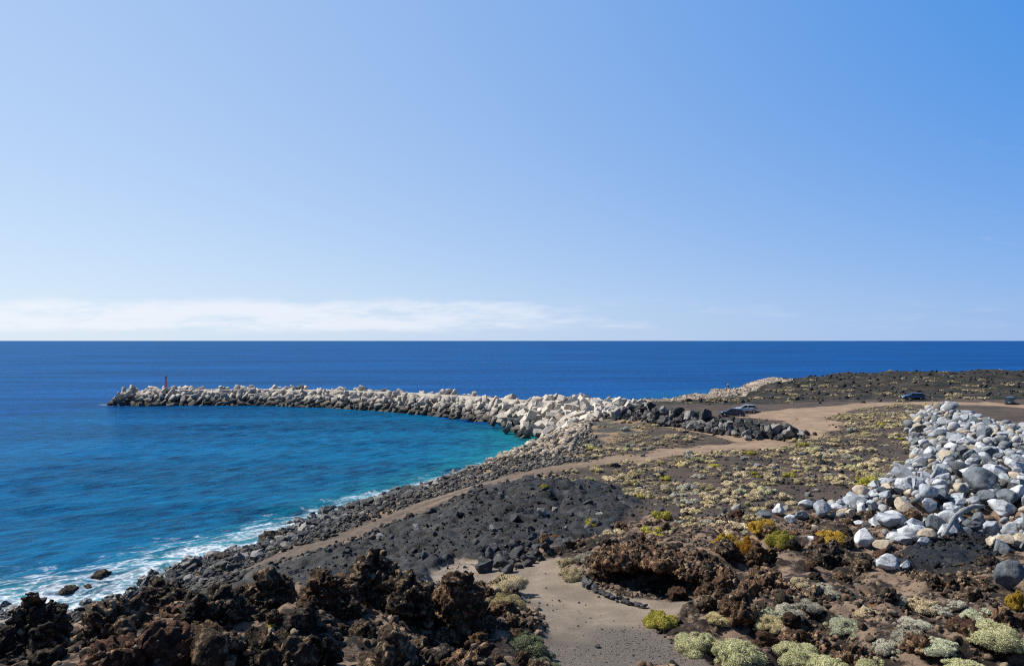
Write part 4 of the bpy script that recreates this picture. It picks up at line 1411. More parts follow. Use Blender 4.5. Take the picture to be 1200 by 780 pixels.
# round the head
for a in np.linspace(-1.2, 1.25, 9):
    for rr_, z in ((3.2, 3.6), (5.0, 2.3), (6.8, 0.7)):
        p, d, n = mid_at(LEN)
        v = d * math.cos(a) + n * math.sin(a)
        q = np.array([*(p - d * 2.5 + v * rr_), z])
        spots.append((q, np.array([-v[1], v[0]]), v, 'head', .5, LEN))
# the broad root where the blocks run up onto the land
rx, ry = rng.uniform(-6, 30, 1500), rng.uniform(122, 174, 1500)
ok = sdf(rx, ry, BW_ROOT) > 0.2
for x, y, r in poisson(list(zip(rx[ok], ry[ok])), np.full(ok.sum(), 0.9), 0.88):
    dsh = float(seg_dist(np.array([x]), np.array([y]), [P(590, 535, 0), (4, 143), (-8, 172)])[0])
    z = min(0.6 + dsh * 0.42, 5.2 + (y - 125) * 0.018)
    z = max(z, float(ground(x, y)) + 0.15)
    spots.append((np.array([x, y, z]), np.array([-.4, .9]), np.array([-.85, -.5]), 'root', .5, 0))


def block_matrix(q, d, n, rng, row):
    up = np.array([0, 0, 1.0])
    slope = np.array([n[0] * 0.9, n[1] * 0.9, -0.38]) if row != 'crest' else np.array([n[0], n[1], 0])
    slope /= np.linalg.norm(slope)
    along = np.array([d[0], d[1], 0])
    nor = np.cross(slope, along); nor = nor if nor[2] > 0 else -nor
    a = rng.normal(0.45, 0.5)
    e1 = slope * math.cos(a) + along * math.sin(a)
    e2 = np.cross(nor, e1)
    R = Matrix(np.c_[e1, e2, nor].tolist())
    return R @ Euler((rng.normal(0, .6), rng.normal(0.15, .5), rng.normal(0, .35))).to_matrix()


uprights = [  # the blocks that stand out at the landward end of the crest
    (719, 478, 0, 'tall upright concrete block, left one of the pair standing at the landward end'), (731, 478, 0, 'upright concrete block at the very landward end of the breakwater crest'),
    (700, 476, 1, 'tilted concrete block on the crest just left of the upright pair'), (684, 473, 1, 'leaning slab like concrete block on the skyline left of the tilted one'), (660, 471, 2, 'squat concrete block on the crest skyline with a tan top'),
]
blocks, pose_of = [], {}
for px, pyb, how, lab in uprights:
    x, y = (px - 600) / F * 160, 160.0
    z = EYE - (pyb - HOR) / F * 160
    o = link('concrete_block', BLK[how])
    o.location = (x, y, z + 0.75)
    o.rotation_euler = [(0.1, 1.52, 0.3), (0.5, 0.5, 0.6), (0.15, 0.3, 0.9)][how]
    tag(o, lab, 'concrete block', 'concrete blocks of the breakwater')
fpts = [(sp, math.hypot(sp[0][0], sp[0][1])) for sp in spots]
fpts.sort(key=lambda t: (t[0][3] == 'outer', t[1]))
far_V, far_F, base = [], [], 0
n_ind = 295
for q_, (sp, dist) in enumerate(fpts):
    q, d, n, row, t, s = sp
    R = block_matrix(q, d, n, rng, row)
    me = BLK[rng.integers(len(BLK))]
    up = rng.normal(0.05, .40)
    sc_ = rng.uniform(.72, 1.0)
    if q_ < n_ind and row != 'outer':
        o = link('concrete_block', me)
        o.matrix_world = Matrix.Translation((q[0], q[1], q[2] + up)) @ R.to_4x4() @ Matrix.Scale(sc_, 4)
        o['category'] = 'concrete block'
        ax = [abs(R[2][0]), abs(R[2][1]), abs(R[2][2])]
        pose = 'flat lying' if ax[2] > 0.88 else 'steeply tilted' if ax[0] > 0.7 else 'edge standing' if ax[1] > 0.75 else 'slanting'
        pose_of[o.name] = (pose, row, t, s)
        blocks.append(o)
    else:
        vv = np.empty(len(me.vertices) * 3); me.vertices.foreach_get('co', vv)
        W = (vv.reshape(-1, 3) * sc_) @ np.array(R).T + q + np.array([0, 0, up])
        me.calc_loop_triangles()
        T = np.empty(len(me.loop_triangles) * 3, np.int32); me.loop_triangles.foreach_get('vertices', T)
        far_V.append(W); far_F.append(T.reshape(-1, 3) + base); base += len(W)


def block_label(o):
    pose, row, t, s = pose_of[o.name]
    px, py = PX(*o.location)
    z = o.location.z
    if z < 1.3:
        look = 'stained ' + pose
        lev = 'at the waterline'
    else:
        look = 'pale ' + pose
        lev = 'low on the face' if z < 2.6 else 'midway up the face' if z < 4.0 else 'high on the breakwater'
    zone = 'by the rock bank' if px > 690 else 'at the broad root' if px > 640 else 'left of the root' if px > 590 else 'on the bend' if px > 530 else 'beyond the bend'
    return f'{look} concrete block {lev} {zone}'


single_out(blocks, block_label, 'concrete blocks of the breakwater')
tag(link('breakwater_rubble', mesh_from('breakwater_rubble', np.concatenate(far_V), np.concatenate(far_F), M['conc_stuff'])), kind='stuff')


# ------------------------------------------------------------------ small builders for made things
def paint(name, col, rough=0.4, spec=0.5, metal=0.0, coat=0.0, emit=None):
    m, nt = node_tree(name)
    b = NB(nt)
    c = b.mix(b.math('MULTIPLY', b.ramp(b.noise(b.obj(), 6, 4), .4, .7), 0.35), col, tuple(min(1, q * 0.6 + 0.04) for q in col))
    b.out(b.principled(c, rough, spec, None, **{'Metallic': metal, 'Coat Weight': coat}))
    return m


def bm_obj(name, bm, mat, parent=None, smooth=False):
    bmesh.ops.recalc_face_normals(bm, faces=bm.faces[:])
    me = bpy.data.meshes.new(name)
    bm.to_mesh(me); bm.free()
    me.materials.append(mat)
    if smooth:
        me.polygons.foreach_set('use_smooth', np.ones(len(me.polygons), bool))
    return link(name, me, parent)


def cyl(bm, r0, r1, a, b_, seg=20):
    a, b_ = Vector(a), Vector(b_)
    d = b_ - a
    mt = Matrix.Translation((a + b_) / 2) @ d.to_track_quat('Z', 'Y').to_matrix().to_4x4()
    bmesh.ops.create_cone(bm, cap_ends=True, segments=seg, radius1=r0, radius2=r1, depth=d.length, matrix=mt)


def box(bm, c, s, bev=0.0, rot=None):
    r = bmesh.ops.create_cube(bm, size=1)
    vs = r['verts']
    bmesh.ops.scale(bm, vec=s, verts=vs)
    if bev:
        es = list({e for v in vs for e in v.link_edges})
        g = bmesh.ops.bevel(bm, geom=es, offset=bev, segments=2, affect='EDGES')
        vs = list({v for f_ in g['faces'] for v in f_.verts} | {v for v in vs if v.is_valid})
    if rot:
        bmesh.ops.rotate(bm, verts=vs, matrix=Euler(rot).to_matrix())
    bmesh.ops.translate(bm, vec=c, verts=vs)


# --- beacon on the head of the breakwater
M['red'] = paint('red_paint', (0.62, 0.035, 0.025), .5)
M['darkmetal'] = paint('dark_metal', (0.05, 0.03, 0.035), .5)
M['white_paint'] = paint('white_paint', (0.75, 0.74, 0.72), .5)
bx_, by_ = (194.5 - 600) / F * 231, 231.0
bz = EYE - (454.3 - HOR) / F * 231
be = empty('beacon', (bx_, by_, bz))
tag(be, 'slim red harbour beacon post with a dark lantern on the breakwater head', 'beacon')
bm = bmesh.new(); cyl(bm, .27, .20, (0, 0, .5), (0, 0, 3.2)); bm_obj('post', bm, M['red'], be)
bm = bmesh.new(); cyl(bm, .55, .45, (0, 0, -0.9), (0, 0, .5)); bm_obj('base', bm, M['red'], be)
bm = bmesh.new(); cyl(bm, .34, .34, (0, 0, 3.2), (0, 0, 3.28)); cyl(bm, .03, .03, (.3, 0, 3.28), (.3, 0, 3.7), 6); cyl(bm, .03, .03, (-.3, 0, 3.28), (-.3, 0, 3.7), 6); gal = bm_obj('gallery', bm, M['darkmetal'], be)
bm = bmesh.new(); cyl(bm, .19, .19, (0, 0, 3.29), (0, 0, 3.75)); cyl(bm, .24, .02, (0, 0, 3.75), (0, 0, 4.0)); bm_obj('lantern', bm, M['darkmetal'], be)
bm = bmesh.new()
for q in range(9):
    box(bm, (0.0, -.24, .5 + q * .28), (.3, .03, .03))
bm_obj('ladder', bm, M['darkmetal'], be)

# --- cars
M['glass'] = paint('car_glass', (0.02, 0.025, 0.03), .06, .9)
M['tyre'] = paint('tyre_rubber', (0.02, 0.02, 0.02), .9, .2)
M['rim'] = paint('wheel_rim', (0.55, 0.56, 0.58), .3, .5, .6)
M['lamp'] = paint('lamp_glass', (0.7, 0.72, 0.75), .1, .8)
M['tail'] = paint('tail_lamp', (0.35, 0.01, 0.01), .2, .7)
M['plate'] = paint('number_plate', (0.75, 0.75, 0.72), .5)
M['trim'] = paint('black_trim', (0.02, 0.02, 0.022), .6)
for n, c in (('navy', (0.012, 0.022, 0.055)), ('silver', (0.55, 0.60, 0.66)), ('blue', (0.03, 0.075, 0.19)), ('teal', (0.025, 0.06, 0.10))):
    M['car_' + n] = paint('car_paint_' + n, c, .25, .6, 0.3, .8)


def loft(prof_of, xs, mat, name, parent):
    """car shell: rings of points along the length"""
    bm = bmesh.new()
    rings = []
    for x in xs:
        rings.append([bm.verts.new((x, y, z)) for y, z in prof_of(x)])
    n = len(rings[0])
    for a, b_ in zip(rings[:-1], rings[1:]):
        for k_ in range(n):
            bm.faces.new((a[k_], a[(k_ + 1) % n], b_[(k_ + 1) % n], b_[k_]))
    bm.faces.new(rings[0][::-1]); bm.faces.new(rings[-1])
    bmesh.ops.recalc_face_normals(bm, faces=bm.faces[:])
    return bm_obj(name, bm, mat, parent, True)


def make_car(wagon=False):
    root = empty('parked_car', (0, 0, 0))
    L2 = 2.1 if not wagon else 2.25
    bonnet = lambda x: np.interp(x, [-L2, -L2 + .12, -1.0, 1.0, 1.75, L2 - .06, L2], [.62, .88, .97, .93, .84, .72, .55])
    half = lambda x: np.interp(x, [-L2, -L2 + .25, -1.2, 1.2, L2 - .3, L2], [.70, .80, .85, .85, .80, .66])

    def lower(x):
        w, t = half(x), bonnet(x)
        b0 = .24
        arch = max(0, 1 - (min(abs(x - 1.3), abs(x + 1.3)) / .40)**2)
        wb = w - .02
        zb = b0 + .36 * math.sqrt(arch) if arch > 0 else b0
        return [(-wb, zb), (-w, .5 if zb < .5 else zb + .02), (-w + .02, t - .08), (-w + .10, t), (0, t + .03), (w - .10, t), (w - .02, t - .08), (w, .5 if zb < .5 else zb + .02), (wb, zb), (0, max(b0, .22))]
    xs = sorted(set(np.round(np.r_[np.linspace(-L2, L2, 47), -L2 + .05, L2 - .05], 3)))
    body = loft(lower, xs, M['car_navy'], 'body', root)
    rear = -L2 + .18
    roof_x = [rear, rear + (.30 if wagon else .55), .15, 1.02]
    roof_z = [.95, 1.42, 1.46, .95]

    def cabin(x):
        t = float(np.interp(x, roof_x, roof_z))
        b0 = .90
        f_ = (t - b0) / .56
        w0, w1 = .79, .79 - .2 * max(f_, 0)
        return [(-w0, b0), (-w1, t - .05), (-w1 + .08, t), (0, t + .02), (w1 - .08, t), (w1, t - .05), (w0, b0)]
    loft(cabin, np.linspace(rear, 1.02, 22), M['glass'], 'windows', root)
    # painted roof and pillars a little outside the glass
    bm = bmesh.new()
    for x0, x1 in ((rear + (.32 if wagon else .6), .2),):
        vs = []
        for x in np.linspace(x0, x1, 8):
            t = float(np.interp(x, roof_x, roof_z))
            vs.append([bm.verts.new((x, y, t + .035 - abs(y) * .06)) for y in (-.62, -.55, 0, .55, .62)] + [bm.verts.new((x, y, t - .02 - abs(y) * .06)) for y in (.62, -.62)])
        for a, b_ in zip(vs[:-1], vs[1:]):
            for k_ in range(7):
                bm.faces.new((a[k_], a[(k_ + 1) % 7], b_[(k_ + 1) % 7], b_[k_]))
        bm.faces.new(vs[0][::-1]); bm.faces.new(vs[-1])
    bm_obj('roof', bm, M['car_navy'], root, True)
    for s in (-1, 1):
        for xa, xb in ((1.0, .2), (-.25, -.28), (rear + .02, roof_x[1] + .02)):
            bm = bmesh.new()
            za, zb = .93, float(np.interp(xb, roof_x, roof_z)) - .01
            cyl(bm, .045, .04, (xa, s * .80, za), (xb, s * .615, zb), 8)
            bm_obj('pillar', bm, M['car_navy'], root)
        bm = bmesh.new(); box(bm, (.78, s * .92, .98), (.12, .18, .13), .03); bm_obj('mirror', bm, M['car_navy'], root)
        bm = bmesh.new(); box(bm, (L2 - .10, s * .52, .68), (.16, .30, .15), .03); bm_obj('headlight', bm, M['lamp'], root)
        bm = bmesh.new(); box(bm, (-L2 + .08, s * .66, .80), (.12, .16, .26), .03); bm_obj('tail_light', bm, M['tail'], root)
        bm = bmesh.new(); box(bm, (-.1, s * .866, .80), (.16, .03, .035), .008); bm_obj('door_handle', bm, M['trim'], root)
        for x in (-1.3, 1.3):
            bm = bmesh.new()
            cyl(bm, .31, .31, (x, s * .62, .31), (x, s * .83, .31), 28)
            wh = bm_obj('wheel', bm, M['tyre'], root)
            bm = bmesh.new(); cyl(bm, .20, .18, (x, s * .825, .31), (x, s * .85, .31), 20)
            bm_obj('rim', bm, M['rim'], wh)
    for x, s in ((L2 - .02, 1), (-L2 + .02, -1)):
        bm = bmesh.new(); box(bm, (x, 0, .42), (.10, 1.34, .16), .03); bm_obj('bumper', bm, M['trim'], root)
        bm = bmesh.new(); box(bm, (x + s * .055, 0, .45), (.02, .46, .10)); bm_obj('number_plate', bm, M['plate'], root)
    return root


def copy_tree(o, parent=None):
    c = o.copy(); COL.objects.link(c)
    if parent:
        c.parent = parent
    for ch in list(o.children):
        copy_tree(ch, c)
    return c


def recolour(root, m):
    for ch in root.children:
        if ch.data and ch.data.materials and ch.data.materials[0] == M['car_navy']:
            own_material(ch, m)


car0, wag0 = make_car(False), make_car(True)
copies = [(car0, 859.0, 487.5, 'navy', 158, 'dark navy hatchback parked nearest the dark rock bank'), (copy_tree(car0), 874.5, 482.8, 'silver', 168, 'silver white car parked just behind the navy hatchback'),
          (wag0, 1070.0, 467.5, 'blue', 176, 'dark blue estate car parked side on by the upper road, left of the boulder tip'), (copy_tree(car0), 1183.5, 473.0, 'teal', 52, 'small dark blue car parked alone on the road right of the boulder tip')]
for o, px, py, colr, yaw, lab in copies:
    x, y, z = on_ground(px, py)
    o.location = (x, y, z - 0.02)
    o.rotation_euler = (0, 0, math.radians(yaw))
    tag(o, lab, 'car', 'cars parked by the dirt road')
    recolour(o, M['car_' + colr])

# --- marker post by the upper road
M['post_paint'] = paint('faded_yellow_paint', (0.45, 0.42, 0.20), .7)
x, y, z = on_ground(1092.5, 474)
pr = empty('marker_post', (x, y, z))
tag(pr, 'thin pale yellowish marker post at the road edge above the boulder tip', 'post')
bm = bmesh.new(); cyl(bm, .06, .05, (0, 0, -.2), (0, 0, 1.45), 10); bm_obj('pole', bm, M['post_paint'], pr)
bm = bmesh.new(); cyl(bm, .075, .075, (0, 0, 1.45), (0, 0, 1.6), 10); bm_obj('cap', bm, M['white_paint'], pr)


# --- the person out on the ledge
def skin_figure(name, joints, edges, radii, mat, parent=None, sub=2):
    me = bpy.data.meshes.new(name)
    me.from_pydata(joints, edges, [])
    o = bpy.data.objects.new(name, me); COL.objects.link(o)
    sk = o.modifiers.new('s', 'SKIN')
    for v, r in zip(me.skin_vertices[0].data, radii):
        v.radius = (r, r)
    me.skin_vertices[0].data[0].use_root = True
    ss = o.modifiers.new('d', 'SUBSURF'); ss.levels = sub; ss.render_levels = sub
    dg = bpy.context.evaluated_depsgraph_get()
    nm = bpy.data.meshes.new_from_object(o.evaluated_get(dg))
    bpy.data.objects.remove(o)
    nm.materials.clear(); nm.materials.append(mat)
    return link(name, nm, parent)


M['skin'] = paint('skin', (0.45, 0.28, 0.20), .6)
M['shirt'] = paint('white_shirt', (0.75, 0.75, 0.74), .8)
M['trousers'] = paint('dark_trousers', (0.02, 0.022, 0.03), .8)
M['hair'] = paint('dark_hair', (0.02, 0.015, 0.012), .7)
px, py = 853.3, 459.6
dd = np.arange(170.0, 300.0, 0.25)
kk = int(np.argmin(HOR + (EYE - ground((px - 600) / F * dd, dd)) / dd * F))
x, y = (px - 600) / F * dd[kk], dd[kk]
z = float(ground(x, y))
J = [(0, 0, .95), (0, .01, 1.18), (0, 0, 1.42), (0, 0, 1.50), (0, -.01, 1.60), (0, -.01, 1.72),
     (-.19, 0, 1.40), (-.24, .02, 1.13), (-.22, -.06, .88), (-.22, -.09, .78), (.19, 0, 1.40), (.25, -.02, 1.13), (.22, -.14, .92), (.21, -.20, .84),
     (-.10, 0, .90), (-.11, -.02, .50), (-.11, .02, .08), (-.11, -.16, .03), (.10, 0, .90), (.12, .02, .50), (.12, .05, .08), (.12, -.13, .03)]
E = [(0, 1), (1, 2), (2, 3), (3, 4), (4, 5), (2, 6), (6, 7), (7, 8), (8, 9), (2, 10), (10, 11), (11, 12), (12, 13), (0, 14), (14, 15), (15, 16), (16, 17), (0, 18), (18, 19), (19, 20), (20, 21)]
Rr = [.14, .13, .13, .055, .095, .07, .065, .05, .038, .03, .065, .05, .038, .03, .095, .065, .045, .035, .095, .065, .045, .035]
per = skin_figure('person', J, E, Rr, M['skin'])
per.location = (x, y, z); per.rotation_euler = (0, 0, math.radians(200))
tag(per, 'person in a white top and dark trousers standing on the pale coastal ledge', 'person')
skin_figure('shirt', [J[0], J[1], J[2], J[6], J[7], J[10], J[11]], [(0, 1), (1, 2), (2, 3), (3, 4), (2, 5), (5, 6)], [.16, .15, .15, .08, .065, .08, .065], M['shirt'], per)
skin_figure('trousers', [J[0], J[14], J[15], J[16], J[18], J[19], J[20]], [(0, 1), (1, 2), (2, 3), (0, 4), (4, 5), (5, 6)], [.155, .115, .085, .065, .115, .085, .065], M['trousers'], per)
V, Fc = ICO[3]
hv = V * np.array([.105, .12, .10]) + np.array([0, .025, 1.69])
link('hair', mesh_from('hair', hv, Fc, M['hair'], True), per)

# --- spray where a wave breaks on the far ledge
M['spray'] = paint('white_spray', (0.85, 0.87, 0.9), .9)
sx_, sy_ = P(1028, 446, 4.5)
rng = np.random.default_rng(71)
nn = 500
pts = np.c_[sx_ + rng.normal(0, 1.1, nn), sy_ + rng.normal(0, .8, nn), 4.3 + np.abs(rng.normal(0, .8, nn))]
strewn('wave_spray', [(ICO[1][0], ICO[1][1])], pts, rng.uniform(.05, .25, nn), M['spray'], rng)


# ------------------------------------------------------------------ shrubs
def foliage_mat(name, cols, trans=0.12):
    m, nt = node_tree(name)
    b = NB(nt)
    cr = b.n('ShaderNodeValToRGB')
    el = cr.color_ramp.elements
    el[0].color = (*cols[0], 1); el[1].color = (*cols[-1], 1)
    for q in range(1, len(cols) - 1):
        e = el.new(q / (len(cols) - 1)); e.color = (*cols[q], 1)
    b.put(cr.inputs[0], b.attr('tone'))
    inf = b.n('ShaderNodeObjectInfo')
    k_ = b.math('MULTIPLY_ADD', inf.outputs['Random'], 0.5, 0.75)
    cb = b.n('ShaderNodeCombineColor')
    for q in range(3):
        b.put(cb.inputs[q], k_)
    c = b.mix(1.0, cr.outputs[0], cb.outputs[0], 'MULTIPLY')
    d = b.n('ShaderNodeBsdfDiffuse'); b.put(d.inputs[0], c)
    t = b.n('ShaderNodeBsdfTranslucent'); b.put(t.inputs[0], c)
    mx = b.n('ShaderNodeMixShader'); mx.inputs[0].default_value = trans
    nt.links.new(d.outputs[0], mx.inputs[1]); nt.links.new(t.outputs[0], mx.inputs[2])
    b.out(mx.outputs[0])
    return m


FM = {
    'straw': foliage_mat('straw_foliage', [(0.30, 0.25, 0.155), (0.61, 0.515, 0.335), (0.72, 0.62, 0.43)]),
    'olive': foliage_mat('olive_foliage', [(0.26, 0.225, 0.11), (0.54, 0.465, 0.255), (0.66, 0.57, 0.35)]),
    'lime': foliage_mat('yellow_green_foliage', [(0.18, 0.18, 0.03), (0.42, 0.39, 0.08), (0.54, 0.48, 0.13)]),
    'gold': foliage_mat('golden_foliage', [(0.20, 0.11, 0.02), (0.50, 0.31, 0.05), (0.60, 0.45, 0.11)]),
    'amber': foliage_mat('amber_foliage', [(0.16, 0.065, 0.015), (0.36, 0.16, 0.03), (0.48, 0.30, 0.06)]),
    'grey_green': foliage_mat('grey_green_foliage', [(0.24, 0.25, 0.16), (0.50, 0.52, 0.37), (0.62, 0.63, 0.47)]),
    'green': foliage_mat('pale_green_foliage', [(0.22, 0.23, 0.11), (0.49, 0.49, 0.28), (0.62, 0.60, 0.38)]),
    'dark_green': foliage_mat('dark_green_foliage', [(0.07, 0.09, 0.05), (0.17, 0.20, 0.12), (0.27, 0.29, 0.19)]),
    'ash': foliage_mat('ash_grey_foliage', [(0.26, 0.25, 0.19), (0.46, 0.44, 0.36), (0.58, 0.56, 0.47)]),
}
M['twig'] = rock_mat('twig_wood', (0.10, 0.08, 0.06), (0.06, 0.05, 0.04), None, 3, .95, .4)


def shrub_mesh(name, seed, nlobe, nblade, blen, bwid, squash=0.62, core=.78, core_tone=.3):
    """a cushion of many small leaf blades set on overlapping lobes: unit radius, foot at z = 0"""
    rg_ = np.random.default_rng(seed)
    an = rg_.uniform(0, 6.283, nlobe); rr_ = np.sqrt(rg_.random(nlobe)) * 0.72
    lz = (1 - (rr_ / 0.95)**2) * rg_.uniform(.35, 1.0, nlobe) * squash
    C = np.c_[np.cos(an) * rr_, np.sin(an) * rr_, lz * 0.8]
    R = rg_.uniform(.12, .40, nlobe)
    if core < .85:
        dv = rg_.normal(size=(16, 3)); dv[:, 2] = np.abs(dv[:, 2]) * .8; dv /= np.linalg.norm(dv, axis=1, keepdims=True)
        C = np.r_[C, dv * np.array([.88, .88, squash * 1.12]) * rg_.uniform(.80, 1.18, (16, 1))]; R = np.r_[R, rg_.uniform(.07, .13, 16)]; nlobe += 16
    li = rg_.choice(nlobe, nblade * 3, p=R**2 / (R**2).sum())
    d = rg_.normal(size=(nblade * 3, 3)); d[:, 2] = np.abs(d[:, 2]) * 1.1 - 0.35
    d /= np.linalg.norm(d, axis=1, keepdims=True)
    dep = 1 - 0.45 * rg_.random(nblade * 3)**2.2
    p = C[li] + d * (R[li] * dep)[:, None] * np.array([1, 1, .85])
    # keep the outer ones
    ins_ = np.zeros(len(p), int)
    for q in range(nlobe):
        ins_ += (np.linalg.norm((p - C[q]) / np.array([1, 1, .85]), axis=1) < R[q] * 0.86)
    keep = np.nonzero((ins_ <= (dep < .86)) & (p[:, 2] > 0.0))[0][:nblade]
    p, d, dep, li = p[keep], d[keep], dep[keep], li[keep]
    n = len(p)
    ax = d * .40 + rg_.normal(0, .5, (n, 3)) + np.array([0, 0, .15]); ax /= np.linalg.norm(ax, axis=1, keepdims=True)
    sd_ = np.cross(ax, d + rg_.normal(0, .28, (n, 3))); sd_ /= np.linalg.norm(sd_, axis=1, keepdims=True) + 1e-9
    ln = blen * rg_.uniform(.6, 1.3, n); wd = bwid * rg_.uniform(.7, 1.3, n)
    a = p - ax * (ln * .3)[:, None]
    V = np.stack([a, p + sd_ * wd[:, None], p + ax * (ln * .7)[:, None], p - sd_ * wd[:, None]], 1).reshape(-1, 3)
    Q = np.arange(n * 4).reshape(n, 4)
    lobe_tone = rg_.uniform(-.18, .18, nlobe)
    tone = np.clip(rg_.normal(.68, .2, n) + lobe_tone[li], 0, 1)
    # a close inner cushion keeps the light from falling right through
    V0, F0 = ICO[2]
    cv, cf, ct = [V], [Q], [np.repeat(tone, 4)]
    base = len(V)
    for q in range(nlobe):
        W = V0 * (1 + .12 * fbm(V0 * 3 + q, 2, seed))[:, None] * R[q] * core * np.array([1, 1, .85]) + C[q]
        W[:, 2] = np.maximum(W[:, 2], -.02)
        cv.append(W); cf.append(np.c_[F0, F0[:, 2]] + base); ct.append(np.full(len(W), np.clip(core_tone + lobe_tone[q], 0, 1))); base += len(W)
    me = bpy.data.meshes.new(name)
    F4 = np.concatenate(cf)
    me.from_pydata(np.concatenate(cv).tolist(), [], [tuple(dict.fromkeys(f_)) for f_ in F4.tolist()])
    at = me.attributes.new('tone', 'FLOAT', 'POINT'); at.data.foreach_set('value', np.concatenate(ct).astype(np.float32))
    me['blades'] = n
    return me, (C, R)


def stems_mesh(seed, C, R):
    rg_ = random.Random(seed)
    bm = bmesh.new()
    for c, r in zip(C, R):
        for _ in range(3):
            e = Vector(c) + Vector((rg_.uniform(-1, 1), rg_.uniform(-1, 1), rg_.uniform(-.2, .8))) * float(r) * rg_.uniform(.75, 1.25)
            cyl(bm, .028, .010, (c[0] * .15, c[1] * .15, -.03), e, 5)
    me = bpy.data.meshes.new('woody_stems'); bm.to_mesh(me); bm.free()
    me.materials.append(M['twig'])
    return me


BIG = []
for q in range(7):
    me, (C, R) = shrub_mesh('foliage', 500 + q, 24 + q % 4 * 4, 11000, .095, .013, .62, .74, .5)
    BIG.append((me, stems_mesh(q, C, R)))
FINE = []
for q in range(4):
    me, (C, R) = shrub_mesh('foliage', 520 + q, 30, 15000, .065, .010, .6, .74, .5)
    FINE.append((me, stems_mesh(40 + q, C, R)))
SMALL = [shrub_mesh('cushion', 540 + q, 7 + q % 3, 1300, .13, .04, .62, .9, .55)[0] for q in range(8)]
for me in [m[0] for m in BIG + FINE] + SMALL:
    me.materials.append(FM['straw'])


def shrub(name, px, pyb, w, h, colr, label, proto=None, group='shrubs in the foreground', rng=random.Random(9)):
    if px > 750 and pyb > 600:
        w, h = w * 1.15, h * 1.15
    x, y, z = on_ground(px, pyb)
    r = w * y / F / 2
    hm = max(h - 0.30 * w, 0.34 * w) * y / F
    me, st = proto or (rng.choice(FINE) if w > 44 else rng.choice(BIG))
    o = link(name, me)
    o.location = (x, y + r * 0.55, min(float(ground(x, y + r * .55)), z + .5) - 0.05)
    o.rotation_euler = (0, 0, rng.uniform(0, 6.28))
    o.scale = (r, r * 0.9, hm / 0.80)
    own_material(o, FM[colr])
    link('woody_stems', st, o)
    return tag(o, label, 'shrub', group)


